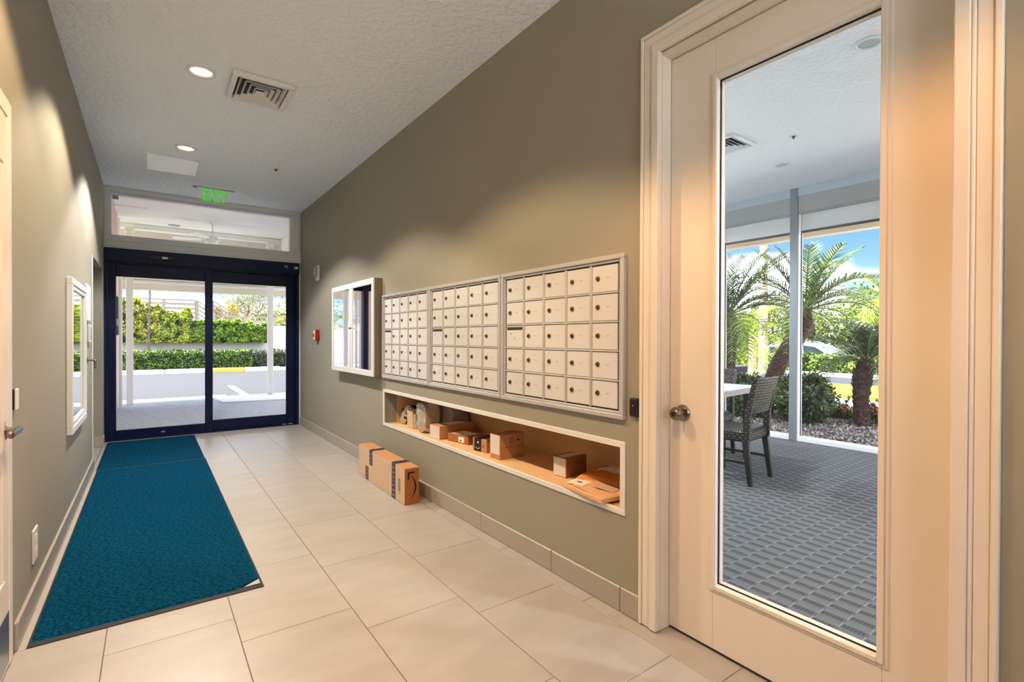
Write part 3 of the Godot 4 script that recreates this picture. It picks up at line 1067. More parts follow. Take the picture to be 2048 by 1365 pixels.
func make_parcels() -> void:
	var Y := 0.4525
	var y := Y
	# 1 black and silver mailer leaning at the far end
	var b := bag("plastic_mailer", "black and silver plastic mailer slumped at the far end of the shelf", P(1.95, y, 4.19), 0.4, Vector3(0.12, 0.078, 0.075), M.black_bag, 3, 0.22)
	var ridged := noise(0.02, 4, 12)
	ridged.fractal_type = FastNoiseLite.FRACTAL_RIDGED
	var sg := G.new()
	sg.T = Transform3D(Basis(Vector3(1, 0, 0), 0.5) * Basis(Vector3.UP, 0.5), Vector3(-0.09, 0.085, -0.01))
	sg.blob(Vector3.ZERO, Vector3(0.030, 0.082, 0.045), ridged, 0.30, 40, 30, -9.0, 0.5, true)
	obj("silver_flap", sg, M.silver_bag, b)
	# 2 narrow box in silver film
	var t := carton("narrow brown box with silver film standing beside the black mailer", P(1.90, y, 3.99), 0.06, Vector3(0.19, 0.155, 0.10), M.card_pale)
	var film := G.new()
	film.blob(Vector3(-0.04, 0.066, 0.067), Vector3(0.055, 0.065, 0.022), ridged, 0.3, 36, 28, 0.001, 0.5, true)
	obj("film_wrap", film, M.silver_bag, t)
	# 3 tall silver bag
	bag("padded_mailer", "tall crumpled silver padded mailer standing at the shelf's front edge", P(1.855, y, 3.735), 0.1, Vector3(0.085, 0.125, 0.066), M.silver_bag, 17, 0.20, 0.75)
	# 4 large grey bag behind
	bag("poly_bag", "large soft grey poly bag behind the silver padded mailer", P(2.075, y, 3.72), 0.05, Vector3(0.098, 0.135, 0.14), M.grey_bag, 21, 0.16, 0.7)
	# 5 long box with a taped pale end
	t = carton("long low brown box with clear tape over its pale end", P(1.935, y, 3.478), 0.10, Vector3(0.32, 0.10, 0.14), M.card)
	stick(t, "clear_tape", Vector3(-0.162, 0.002, -0.066), Vector3(-0.1595, 0.098, 0.066), M.tape_clear)
	stick(t, "shipping_label", Vector3(-0.06, 0.1015, -0.05), Vector3(0.09, 0.1025, 0.05), M.paper)
	# 6 flat box with label
	t = carton("small flat brown box with a white label facing out", P(1.915, y, 3.235), 0.17, Vector3(0.15, 0.058, 0.235), M.card_dark)
	stick(t, "shipping_label", Vector3(-0.0765, 0.010, 0.010), Vector3(-0.075, 0.048, 0.075), M.paper)
	stick(t, "print", Vector3(-0.0770, 0.018, 0.022), Vector3(-0.0764, 0.026, 0.046), M.print_black)
	stick(t, "packing_slip", Vector3(-0.055, 0.0595, -0.09), Vector3(0.06, 0.0605, 0.09), M.paper)
	# 7 small box with a black tape band
	t = carton("small brown box with a wide black tape band around it", P(1.895, y, 2.90), 0.15, Vector3(0.15, 0.085, 0.145), M.card)
	stick(t, "tape_band", Vector3(-0.0765, 0.0, -0.052), Vector3(-0.0745, 0.088, 0.018), M.print_black)
	stick(t, "tape_band", Vector3(-0.0765, 0.0865, -0.052), Vector3(0.06, 0.0885, 0.018), M.print_black)
	var dot := G.new()
	dot.T = Transform3D(Basis(Vector3.BACK, PI / 2), Vector3(-0.0762, 0.062, -0.014))
	dot.lathe([Vector2(0.008, 0.0), Vector2(0.008, 0.0008), Vector2(0, 0.0009)], 14)
	obj("print", dot, M.print_white, t)
	var arc := G.new()
	for i in 8:
		var a := -0.9 + 1.8 * i / 7.0
		arc.box(Vector3(-0.0768, 0.030 - 0.012 * (1 - a * a), -0.016 + 0.02 * a), Vector3(0.0008, 0.003, 0.0065))
	obj("print", arc, M.print_white, t)
	stick(t, "print", Vector3(-0.0757, 0.030, 0.038), Vector3(-0.0747, 0.055, 0.044), M.print_black)
	# 8 taller box with silver tape on its end
	t = carton("tallest brown box on the shelf with silver tape on its end", P(1.895, y, 2.665), 0.05, Vector3(0.20, 0.155, 0.105), M.card)
	stick(t, "silver_tape", Vector3(-0.1025, 0.03, -0.05), Vector3(-0.0995, 0.153, 0.05), M.tape_clear)
	stick(t, "seam_tape", Vector3(-0.098, 0.073, 0.0518), Vector3(0.098, 0.078, 0.0528), M.card_dark)
	var ring := G.new()
	for i in 20:
		var a := TAU * i / 20.0
		ring.T = Transform3D(Basis(Vector3.BACK, a), Vector3(-0.005 + 0.017 * cos(a), 0.115 + 0.017 * sin(a), 0.0528))
		ring.box(Vector3.ZERO, Vector3(0.003, 0.0065, 0.0008))
	obj("print", ring, M.print_black, t)
	stick(t, "print", Vector3(0.035, 0.110, 0.0525), Vector3(0.060, 0.118, 0.0532), M.print_black)
	# 9 small cube box taped over
	t = carton("small cube-shaped taped box alone near the shelf's near end", P(1.945, y, 2.115), 0.05, Vector3(0.165, 0.108, 0.105), M.card_dark)
	stick(t, "clear_tape", Vector3(-0.0845, 0.003, -0.048), Vector3(-0.0825, 0.105, 0.048), M.tape_clear)
	stick(t, "clear_tape", Vector3(-0.075, 0.1095, -0.03), Vector3(0.075, 0.1105, 0.03), M.tape_clear)
	var rg := G.new()
	for q in [0.02, 0.055]:
		for i in 14:
			var a := TAU * i / 14.0
			rg.T = Transform3D(Basis(Vector3.BACK, a), Vector3(q - 0.02 + 0.010 * cos(a), 0.072 + 0.010 * sin(a), 0.0527))
			rg.box(Vector3.ZERO, Vector3(0.0022, 0.0055, 0.0008))
	obj("print", rg, M.print_black, t)
	# 10 orange padded mailer with a white label
	t = thing("padded_mailer", "orange padded mailer with a white label lying at the near end", "mailer bag", P(2.01, y, 1.80), 0.2)
	var om := G.new()
	om.tinted = false
	var fo := noise(0.9, 3, 77)
	var n := 18
	var top := func(i, j, lab: float):
		var u : float = i / float(n) * 2 - 1
		var q : float = j / float(n) * 2 - 1
		var e := (1 - pow(absf(u), 4.0)) * (1 - pow(absf(q), 4.0))
		return Vector3(u * 0.13, 0.028 + 0.045 * sqrt(e) + 0.013 * fo.get_noise_2d(u * 1.3, q * 1.3) + lab, q * 0.19)
	for i in n:
		for j in n:
			om.face(top.call(i, j, 0.0), top.call(i + 1, j, 0.0), top.call(i + 1, j + 1, 0.0))
			om.face(top.call(i, j, 0.0), top.call(i + 1, j + 1, 0.0), top.call(i, j + 1, 0.0))
			var lo := func(a: Vector3): return Vector3(a.x, 0.004 + 0.30 * maxf(0.0, 0.046 - a.y), a.z)
			om.face(lo.call(top.call(i, j, 0.0)), lo.call(top.call(i, j + 1, 0.0)), lo.call(top.call(i + 1, j + 1, 0.0)))
			om.face(lo.call(top.call(i, j, 0.0)), lo.call(top.call(i + 1, j + 1, 0.0)), lo.call(top.call(i + 1, j, 0.0)))
	obj("envelope", om, M.orange_mailer, t)
	var lb := G.new()
	for i in range(5, 16):
		for j in range(4, 14):
			lb.face(top.call(i, j, 0.002), top.call(i + 1, j, 0.002), top.call(i + 1, j + 1, 0.002))
			lb.face(top.call(i, j, 0.002), top.call(i + 1, j + 1, 0.002), top.call(i, j + 1, 0.002))
	obj("shipping_label", lb, M.paper, t)
	# 11 open cardboard envelope sticking out over the frame, and a small card on it
	t = thing("cardboard_mailer", "flat tan cardboard mailer sticking out over the shelf frame", "mailer", P(1.782, 0.4635, 1.76), -0.10)
	var cm := G.new()
	cm.box(Vector3(0, 0.012, 0), Vector3(0.165, 0.022, 0.30), 0.003)
	cm.T = Transform3D(Basis(Vector3.RIGHT, 0.03), Vector3(0.004, 0.026, 0.03))
	cm.box(Vector3.ZERO, Vector3(0.15, 0.003, 0.22), 0.001)
	obj("envelope", cm, M.kraft, t)
	var fd := G.new()
	fd.T = Transform3D(Basis(Vector3.UP, 0.4) * Basis(Vector3.RIGHT, 0.12), Vector3(0.035, 0.033, 0.05))
	fd.box(Vector3.ZERO, Vector3(0.07, 0.003, 0.11), 0.001)
	obj("torn_flap", fd, M.card_pale, t)
	t = thing("paper_card", "small tan paper card lying on the cardboard mailer", "card", P(1.775, 0.4915, 1.86), 0.2)
	obj("card", bx(Vector3(-0.045, 0, -0.05), Vector3(0.045, 0.004, 0.05), 0.001), M.paper, t)
	stick(t, "print", Vector3(-0.005, 0.004, -0.012), Vector3(0.008, 0.0046, 0.016), M.print_black)

	# long shipping carton on the floor
	var L := 1.04
	t = thing("shipping_carton", "long tan shipping carton with dark tape strips standing on the floor", "box", P(1.572, 0, 3.93), -0.018)
	var g := G.new()
	var ww := 0.115
	var hh := 0.268
	g.box(Vector3(0, hh / 2, 0), Vector3(ww, hh, L), 0.004)
	obj("carton", g, M.card_pale, t)
	g = G.new()
	g.box(Vector3(-ww / 4, hh + 0.001, 0), Vector3(ww / 2 - 0.001, 0.003, L - 0.004), 0.001)
	g.box(Vector3(ww / 4, hh + 0.001, 0), Vector3(ww / 2 - 0.001, 0.003, L - 0.004), 0.001)
	obj("top_flaps", g, M.card, t)
	obj("end_panel", bx(Vector3(-ww / 2 + 0.002, 0.003, L / 2 - 0.001), Vector3(ww / 2 - 0.002, hh - 0.003, L / 2 + 0.001), 0.0004), M.card_dark, t)
	var x := -ww / 2
	var tapes := [[-0.20, 0.145, hh], [-0.30, 0.0, 0.115], [0.31, 0.135, hh], [0.31, 0.0, 0.132]]
	for q in tapes:
		var z: float = q[0]
		stick(t, "tape_strip", Vector3(x - 0.0012, q[1], z - 0.037), Vector3(x + 0.0005, q[2], z + 0.037), M.tape_navy)
		var y0: float = q[1]
		var y1: float = q[2]
		var pr := G.new()
		for i in 3:
			var yy := y0 + (y1 - y0) * (0.2 + 0.3 * i)
			pr.T = Transform3D(Basis(Vector3.BACK, PI / 2), Vector3(x - 0.0011, yy, z))
			if i == 0:
				pr.lathe([Vector2(0.009, 0.0), Vector2(0.009, 0.0006), Vector2(0, 0.0007)], 12)
			else:
				pr.T = Transform3D(Basis(), Vector3(x - 0.0014, yy, z))
				for j in 5: pr.box(Vector3(0, -0.006 + 0.004 * (j % 2), -0.018 + 0.009 * j), Vector3(0.0006, 0.008, 0.005))
		obj("tape_print", pr, M.faint, t)
	for z in [-0.20, 0.31]:
		stick(t, "tape_strip", Vector3(x - 0.001, hh + 0.0025, z - 0.037), Vector3(ww / 2, hh + 0.0037, z + 0.037), M.tape_navy)
	# printed panel: an outlined bar with strokes in it
	var pp := G.new()
	pp.span(Vector3(x - 0.0008, 0.080, 0.405), Vector3(x, 0.175, 0.408)); pp.span(Vector3(x - 0.0008, 0.080, 0.437), Vector3(x, 0.175, 0.440))
	pp.span(Vector3(x - 0.0008, 0.080, 0.405), Vector3(x, 0.083, 0.440)); pp.span(Vector3(x - 0.0008, 0.172, 0.405), Vector3(x, 0.175, 0.440))
	for i in 9: pp.span(Vector3(x - 0.0008, 0.090 + 0.009 * i, 0.413), Vector3(x, 0.094 + 0.009 * i, 0.432))
	pp.span(Vector3(x - 0.0008, 0.062, 0.424), Vector3(x, 0.072, 0.432))
	obj("print", pp, M.print_black, t)
	# curved arrow printed on the end
	var poly := PackedVector2Array()
	var outer := []
	for i in 25:
		var a := i / 24.0
		var yy := 0.215 - 0.185 * a
		var xx := 0.016 + 0.058 * sin(PI * (0.12 + 0.80 * a)) - 0.045
		var th := 0.014 * sin(PI * clampf(a * 0.93 + 0.07, 0, 1))
		poly.append(Vector2(xx + th * 0.5, yy))
		outer.append(Vector2(xx - th * 0.5, yy))
	outer.reverse()
	for q in outer: poly.append(q)
	var ar := G.new()
	ar.prism(poly, L / 2 + 0.0008, L / 2 + 0.0018)
	ar.prism(PackedVector2Array([Vector2(-0.034, 0.185), Vector2(-0.034, 0.232), Vector2(-0.030, 0.240), Vector2(0.022, 0.240), Vector2(0.022, 0.230), Vector2(-0.018, 0.228), Vector2(-0.022, 0.185)]), L / 2 + 0.0008, L / 2 + 0.0018)
	obj("arrow_print", ar, M.print_black, t)


func diffuser(x0: float, x1: float, d0: float, d1: float, y: float, drop: float, rings: int, label: String) -> void:
	var cx := (x0 + x1) / 2
	var cd := (d0 + d1) / 2
	var t := thing("ceiling_vent", label, "air vent", P(cx, y, cd))
	var hx := (x1 - x0) / 2
	var hz := (d1 - d0) / 2
	var frame := func(g: G, ix: float, w: float, ya: float, yb: float, bev: float):
		var a := hx - ix
		var b := hz - ix
		g.span(Vector3(-a, ya, -b), Vector3(a, yb, -b + w), bev)
		g.span(Vector3(-a, ya, b - w), Vector3(a, yb, b), bev)
		g.span(Vector3(-a, ya, -b + w), Vector3(-a + w, yb, b - w), bev)
		g.span(Vector3(a - w, ya, -b + w), Vector3(a, yb, b - w), bev)
	var g := G.new()
	frame.call(g, 0.0, 0.035, -drop, 0.0, 0.004)
	obj("frame", g, M.trim_white, t)
	obj("throat", bx(Vector3(-hx + 0.03, -0.004, -hz + 0.03), Vector3(hx - 0.03, 0, hz - 0.03)), M.black, t)
	var step := (minf(hx, hz) - 0.055) / rings
	for r in rings:
		var s := G.new()
		var i := 0.045 + step * r
		# sloping vanes: four leaning strips
		for q in [[1, 0], [-1, 0], [0, 1], [0, -1]]:
			var a: float = hx - i
			var b: float = hz - i
			var o := Vector3(q[0], 0, q[1])
			var side := Vector3(q[1], 0, q[0])
			var ln := b if q[0] != 0 else a
			var far := a if q[0] != 0 else b
			var lo := step * 0.55
			var p0 := o * far + side * ln + Vector3(0, -drop + 0.002, 0)
			var p1 := o * far - side * ln + Vector3(0, -drop + 0.002, 0)
			var p2 := o * (far - lo) - side * (ln - lo) + Vector3(0, -0.006, 0)
			var p3 := o * (far - lo) + side * (ln - lo) + Vector3(0, -0.006, 0)
			var k := Vector3(0, 0.0025, 0)
			s.quad(p0, p1, p2, p3)
			s.quad(p0 + k, p1 + k, p2 + k, p3 + k)
			s.quad(p0, p1, p1 + k, p0 + k)
		obj("vane", s, M.trim_white, t)
	var cxr := hx - 0.045 - step * rings
	var czr := maxf(hz - 0.045 - step * rings, 0.012)
	obj("centre_plate", bx(Vector3(-maxf(cxr, 0.03), -drop + 0.002, -czr), Vector3(maxf(cxr, 0.03), -drop + 0.006, czr), 0.001), M.trim_white, t)
	for s in [-1.0, 1.0]:
		var sc := G.new()
		sc.T = Transform3D(Basis(), Vector3(s * (hx - 0.018), -drop, 0))
		sc.lathe([Vector2(0, -0.0015), Vector2(0.004, -0.001), Vector2(0.004, 0)], 10)
		obj("screw", sc, M.steel, t)


func sprinkler(x: float, d: float, y: float, label: String) -> void:
	var t := thing("fire_sprinkler", label, "sprinkler", P(x, y, d))
	var g := G.new()
	g.lathe([Vector2(0.018, -0.004), Vector2(0.026, -0.008), Vector2(0.036, -0.004), Vector2(0.036, 0)], 20)
	obj("escutcheon", g, M.trim_white, t)
	g = G.new()
	g.lathe([Vector2(0, -0.022), Vector2(0.012, -0.022), Vector2(0.014, -0.020), Vector2(0.005, -0.018), Vector2(0.007, -0.004), Vector2(0.018, -0.003)], 14)
	obj("head", g, M.black, t)


func make_ceiling_things() -> void:
	var warm := "warm lit recessed downlights in the lobby ceiling"
	downlight(0.275, 3.87, H, 0.087, 1, "warm lit recessed downlight left of the ceiling vent", warm)
	downlight(0.27, 5.52, H, 0.087, 1, "warm lit recessed downlight beside the white access panel", warm)
	downlight(0.275, 2.2, H, 0.087, 1, "warm lit recessed downlight nearer than the ceiling vent, above the mat's near end", warm)
	downlight(0.275, 0.55, H, 0.087, 1, "warm lit recessed downlight nearly overhead by the glazed door", warm)
	diffuser(0.44, 0.822, 3.70, 4.13, H, 0.032, 4, "square white louvred air vent beside the nearer visible downlight")
	var ap := thing("access_panel", "white rectangular access panel screwed flat to the lobby ceiling", "access panel", P(0.187, H, 6.14))
	obj("panel", bx(Vector3(-0.213, -0.012, -0.265), Vector3(0.213, 0, 0.265), 0.003), M.panel_white, ap)
	for s in [-1.0, 1.0]:
		var g := G.new()
		g.T = Transform3D(Basis(), Vector3(s * 0.195, -0.012, 0))
		g.lathe([Vector2(0, -0.002), Vector2(0.006, -0.001), Vector2(0.006, 0)], 10)
		obj("screw", g, M.steel, ap)
	sprinkler(1.06, 5.65, H, "small round fire sprinkler on the lobby ceiling right of the access panel")
	# exit sign: clear acrylic plate with green letters under a metal bar
	var ex := thing("exit_sign", "clear hanging exit sign with green letters above the transom", "exit sign", P(0.615, H, 6.85))
	var eb := G.new()
	eb.span(Vector3(-0.213, -0.010, -0.022), Vector3(0.213, 0, 0.022), 0.003)
	eb.span(Vector3(-0.205, -0.022, -0.014), Vector3(-0.17, -0.010, 0.014), 0.003)
	obj("mounting_bar", eb, M.steel, ex)
	obj("plate", bx(Vector3(-0.178, -0.178, -0.004), Vector3(0.172, -0.010, 0.004), 0.001), M.acrylic, ex)
	var tm := TextMesh.new()
	tm.text = "EXIT"
	var sf := SystemFont.new()
	sf.font_names = PackedStringArray(["Droid Sans"])
	sf.font_weight = 700
	tm.font = sf
	tm.font_size = 96
	tm.pixel_size = 0.00205
	tm.depth = 0.004
	var let := put("letters", tm, M.exit_green, ex, Vector3(0.003, -0.086, 0.006))
	let.scale.x = 0.60
	# strobe and pull station on the right wall
	var sb := thing("alarm_strobe", "white fire alarm strobe high on the right wall near the entrance", "alarm", P(XR, 1.94, 6.50))
	var g2 := G.new()
	g2.span(Vector3(-0.03, 0, -0.06), Vector3(0, 0.19, 0.06), 0.012)
	obj("housing", g2, M.trim_white, sb)
	obj("flash_lens", bx(Vector3(-0.062, 0.05, -0.035), Vector3(-0.028, 0.165, 0.035), 0.014), M.faint, sb)
	obj("grille", bx(Vector3(-0.036, 0.012, -0.04), Vector3(-0.028, 0.04, 0.04), 0.003), M.print_white, sb)
	var ps := thing("fire_alarm_pull", "red fire alarm pull station with a white lever on right wall", "fire alarm", P(XR, 1.185, 6.53))
	obj("housing", bx(Vector3(-0.045, 0, -0.05), Vector3(0, 0.14, 0.05), 0.008), M.red, ps)
	obj("front_plate", bx(Vector3(-0.052, 0.012, -0.045), Vector3(-0.044, 0.128, 0.020), 0.003), M.print_white, ps)
	obj("pull_lever", bx(Vector3(-0.062, 0.05, -0.025), Vector3(-0.05, 0.09, 0.004), 0.004), M.red, ps)


# ---------------------------------------------------------------- carpeted side room
func make_room() -> void:
	struct("floor", bx(P(XR + 0.12, -0.12, -2.6), P(XW + 0.14, 0.0, 6.4)), M.carpet, "grey basket-weave loop carpet in the room behind the glazed door", "carpet")
	struct("ceiling", bx(P(XR + 0.12, HR, -2.6), P(XW + 0.2, HR + 0.12, 6.4)), M.room_ceiling, "textured white ceiling of the room behind the glazed door", "ceiling")
	var g := G.new()
	g.span(P(2.215, 0, 1.44), P(2.32, HR, 6.4))
	g.span(P(XR + 0.12, 0, 1.44), P(2.215, HR, 1.50))
	g.span(P(XR + 0.12, 0, 6.25), P(XW + 0.14, HR, 6.4))
	g.span(P(XR + 0.12, 0, -2.75), P(XW + 0.14, HR, -2.6))
	g.span(P(XR + 0.12, H, -2.6), P(XR + 0.2, HR, 1.5))
	struct("wall_room", g, M.room_wall, "pale painted walls of the carpeted room", "wall")
	g = G.new()
	g.span(P(XR + 0.12, 0, 1.425), P(2.335, 0.13, 1.441), 0.004)
	g.span(P(XR + 0.12, 0.13, 1.432), P(2.328, 0.145, 1.441), 0.004)
	g.span(P(2.319, 0, 1.425), P(2.335, 0.145, 6.25), 0.004)
	struct("baseboard_room", g, M.trim_white, "tall white baseboard in the carpeted room", "baseboard")

	# window wall
	var w := built("window_1", "full-height window wall with grey mullions in the carpeted room", "window")
	g = G.new()
	g.span(P(XW, 2.935, -2.6), P(XW + 0.14, HR, 6.25), 0.003)
	obj("head", g, M.room_head, w)
	obj("sill", bx(P(XW, 0, -2.6), P(XW + 0.14, 0.052, 6.25), 0.004), M.room_frame_in, w)
	var mull := [5.85, 4.865, 3.88, 2.895, 1.91, 0.925, -0.06, -1.045, -2.03]
	for d in mull:
		obj("mullion", bx(P(XW - 0.008, 0.001, d - 0.045), P(XW + 0.02, HR - 0.001, d + 0.045), 0.003), M.room_frame, w)
		obj("mullion_side", bx(P(XW + 0.02, 0.05, d - 0.045), P(XW + 0.13, HR - 0.05, d + 0.045), 0.003), M.room_frame_in, w)
	for i in mull.size() - 1:
		var p := obj("pane", bx(P(XW + 0.085, 0.05, mull[i + 1] + 0.04), P(XW + 0.093, 2.94, mull[i] - 0.04)), M.glass, w)
		var gs := G.new()
		gs.span(P(XW + 0.080, 0.05, mull[i + 1] + 0.044), P(XW + 0.098, 2.94, mull[i + 1] + 0.051))
		gs.span(P(XW + 0.080, 0.05, mull[i] - 0.051), P(XW + 0.098, 2.94, mull[i] - 0.044))
		obj("gasket", gs, M.black, p)
	for i in 4:
		var a: float = mull[i + 2] + 0.047
		var b: float = mull[i + 1] - 0.047
		var names := ["raised grey roller shade above the table, mostly hidden by the door edge", "raised grey roller shade left of the mullion, above the woven chair", "raised grey roller shade right of the mullion, above the leaning palm", "raised grey roller shade nearest the door's hinge side"]
		var t := thing("roller_shade", names[i], "roller shade", P(XW + 0.04, 2.5, (a + b) / 2), 0.0, "roller shades on the window wall")
		var hw := (b - a) / 2
		var v := G.new()
		v.span(Vector3(-0.040, 0.245, -hw), Vector3(-0.022, 0.435, hw), 0.003)
		v.span(Vector3(-0.036, 0.225, -hw), Vector3(0.03, 0.247, hw), 0.006)
		v.span(Vector3(-0.022, 0.40, -hw), Vector3(0.03, 0.435, hw), 0.002)
		obj("valance", v, M.valance, t)
		obj("shade_cloth", bx(Vector3(0.016, 0.02, -hw + 0.012), Vector3(0.0175, 0.26, hw - 0.012)), M.shade, t)
		obj("bottom_bar", bx(Vector3(0.008, 0.0, -hw + 0.01), Vector3(0.026, 0.03, hw - 0.01), 0.006), M.shade_bar, t)

	var off := "unlit recessed downlights in the side room ceiling"
	downlight(3.555, 1.205, HR, 0.08, 0, "unlit recessed downlight high at the glazed door's upper corner", off)
	downlight(5.31, 2.57, HR, 0.08, 0, "small unlit recessed downlight near the roller shades", off)
	var on := "lit recessed downlights in the side room ceiling"
	for q in [[3.0, 4.2, "lit recessed downlight in the side room, beyond the table, nearer the mailbox wall"], [4.6, 4.6, "lit recessed downlight in the side room, beyond the table, nearer the windows"], [3.2, -1.6, "lit recessed downlight at the near end of the side room, by the lobby wall"], [4.9, -1.6, "lit recessed downlight at the near end of the side room, by the windows"]]:
		downlight(q[0], q[1], HR, 0.08, 2, q[2], on)
	diffuser(4.15, 4.557, 2.43, 2.86, HR, 0.02, 4, "square white air vent in the side room ceiling")
	sprinkler(4.65, 2.15, HR, "small fire sprinkler on the side room ceiling right of its vent")

	chair(P(4.23, 0, 2.455), 0.12, "woven dark strap chair nearest the glass door, with its back towards us", 1)
	chair(P(4.80, 0, 3.12), PI / 2 + 0.15, "woven dark strap chair half hidden behind the table top", 2)
	# table
	var t := thing("dining_table", "pale square table with dark legs beside the woven chairs", "table", P(4.50, 0, 3.10), 0.13)
	g = G.new()
	g.box(Vector3(0, 0.738, 0), Vector3(0.95, 0.024, 0.90), 0.004)
	obj("table_top", g, M.laminate, t)
	g = G.new()
	for s in [-1.0, 1.0]:
		g.box(Vector3(0, 0.700, s * 0.44), Vector3(0.94, 0.052, 0.018), 0.002)
		g.box(Vector3(s * 0.465, 0.700, 0), Vector3(0.018, 0.052, 0.88), 0.002)
	obj("apron", g, M.laminate_edge, t)
	for x in [-0.435, 0.435]:
		for z in [-0.41, 0.41]:
			var l := G.new()
			l.box(Vector3(x, 0.3635, z), Vector3(0.055, 0.727, 0.055), 0.003)
			obj("leg", l, M.dark_wood, t)


func chair(at: Vector3, turn: float, label: String, _k: int) -> void:
	# local: the sitter looks along -z, the back is at +z
	var t := thing("dining_chair", label, "chair", at, turn, "woven chairs in the side room")
	var w := 0.225
	var seat := G.new()
	seat.box(Vector3(0, 0.405, -0.01), Vector3(2 * w, 0.10, 0.44), 0.018)
	obj("seat", seat, M.woven, t)
	var back := G.new()
	var n := 8
	for i in n:
		var a := -w + 2 * w * i / n
		var b := -w + 2 * w * (i + 1) / n
		var bow := func(x): return 0.030 * (1 - pow(x / w, 2))
		for q in [[0.60, 0.225], [0.90, 0.285]]: pass
		var z0 := 0.222
		var z1 := 0.290
		var p0 := Vector3(a, 0.60, z0 + bow.call(a)); var p1 := Vector3(b, 0.60, z0 + bow.call(b))
		var p2 := Vector3(b, 0.90, z1 + bow.call(b)); var p3 := Vector3(a, 0.90, z1 + bow.call(a))
		var d := Vector3(0, 0, -0.032)
		back.quad(p0, p1, p2, p3, Vector3(0, -0.2, 1).normalized())
		back.quad(p0 + d, p1 + d, p2 + d, p3 + d, Vector3(0, 0.2, -1).normalized())
		back.quad(p3, p2, p2 + d, p3 + d, Vector3.UP)
		back.quad(p0, p1, p1 + d, p0 + d, Vector3.DOWN)
	obj("backrest", back, M.woven, t)
	for s in [-1.0, 1.0]:
		var st := G.new()
		var prof := [[0.36, 0.21, 0.028], [0.60, 0.222, 0.026], [0.90, 0.288, 0.020]]
		for i in 2:
			var a: Array = prof[i]
			var b: Array = prof[i + 1]
			slab(st, Vector3(s * (w - 0.012), a[0], a[1] - 0.012), Vector3(s * (w - 0.012), b[0], b[1] - 0.012), 0.030, a[2] * 2, b[2] * 2)
		obj("back_post", st, M.woven, t)
		for e in [-1.0, 1.0]:
			var l := G.new()
			var top := Vector3(s * (w - 0.018), 0.38, e * 0.19)
			var foot := Vector3(s * (w - 0.006), 0.0, e * (0.195 if e < 0 else 0.235))
			slab(l, foot, top, 0.034, 0.030, 0.052)
			obj("leg", l, M.dark_wood, t)
		var br := G.new()
		br.box(Vector3(s * (w - 0.014), 0.185, 0.01), Vector3(0.016, 0.024, 0.38), 0.003)
		obj("stretcher", br, M.dark_wood, t)


func slab(g: G, a: Vector3, b: Vector3, wx: float, wz0: float, wz1: float) -> void:    # a tapering square post from a up to b
	var p := []
	for q in [[a, wz0], [b, wz1]]:
		for k in [[-1, -1], [1, -1], [1, 1], [-1, 1]]:
			p.append(q[0] + Vector3(k[0] * wx / 2, 0, k[1] * q[1] / 2))
	var c: Vector3 = (a + b) / 2
	for f in [[0, 1, 2, 3], [4, 5, 6, 7], [0, 1, 5, 4], [1, 2, 6, 5], [2, 3, 7, 6], [3, 0, 4, 7]]:
		var m: Vector3 = (p[f[1]] - p[f[0]]).cross(p[f[2]] - p[f[0]]).normalized()
		if m.dot((p[f[0]] + p[f[2]]) / 2 - c) < 0: m = -m
		g.quad(p[f[0]], p[f[1]], p[f[2]], p[f[3]], m)


# ---------------------------------------------------------------- plants
func leaf(g: G, at: Vector3, dir: Vector3, nrm: Vector3, l: float, w: float) -> void:
	var side := dir.cross(nrm).normalized() * w * 0.5
	var tip := at + dir * l
	var mid := at + dir * l * 0.45
	var m := nrm.normalized()
	g.tri(at, mid + side, tip, m, m, m)
	g.tri(at, tip, mid - side, m, m, m)


func mixcol(a: Color, b: Color, k: float) -> Color:
	return a.lerp(b, k).srgb_to_linear()


# leaves over a box-shaped hedge, denser on top and on the faces that are seen
func hedge(called: String, label: String, at: Vector3, size: Vector3, count: int, ls: float, lo: Color, hi: Color, bumpy := 0.10, turn := 0.0, wild := 0.0) -> Node3D:
	var t := thing(called, label, "hedge", at, turn)
	var f := noise(1.1, 3, int(absf(at.x * 7 + at.z * 3)) + 1)
	var core := G.new()
	core.box(Vector3(0, size.y * 0.46 * (1.0 - wild), 0), size * Vector3(0.94, 0.92 * (1.0 - wild), 0.86), 0.06)
	obj("branches", core, M.hedge_core, t)
	var g := G.new()
	g.tinted = true
	for i in count:
		var p := Vector3(rng.randf_range(-0.5, 0.5), rng.randf_range(0.0, 1.0), rng.randf_range(-0.5, 0.5))
		var k := rng.randf()
		var nrm := Vector3.UP
		if k < 0.34: p.y = 1.0
		elif k < 0.78: p.z = 0.5; nrm = Vector3.BACK
		elif k < 0.84: p.z = -0.5; nrm = Vector3.FORWARD
		elif k < 0.92: p.x = 0.5; nrm = Vector3.RIGHT
		else: p.x = -0.5; nrm = Vector3.LEFT
		var q := p * size
		var o := f.get_noise_3d(q.x * 2.2, q.y * 2.2, q.z * 2.2 + 9.0)
		q.y *= 1.0 - wild * (0.5 + 0.9 * f.get_noise_2d(q.x * 1.4, 4.0))
		q += nrm * (o * bumpy + rng.randf_range(-0.07, 0.02)) 
		var dir := (nrm * 0.5 + Vector3(rng.randf_range(-1, 1), rng.randf_range(-0.7, 0.9), rng.randf_range(-1, 1))).normalized()
		var up := (nrm + Vector3(rng.randf_range(-0.8, 0.8), rng.randf_range(-0.3, 0.9), rng.randf_range(-0.8, 0.8))).normalized()
		g.tint = mixcol(lo, hi, clampf(rng.randf() * 0.9 + o * 0.4, 0, 1))
		leaf(g, q, dir, up, ls * rng.randf_range(0.7, 1.3), ls * 0.6)
	tag(obj("foliage", g, M.leaf, t), "", "").remove_meta("label")
	t.get_node("foliage").remove_meta("category")
	t.get_node("foliage").set_meta("kind", "stuff")
	return t


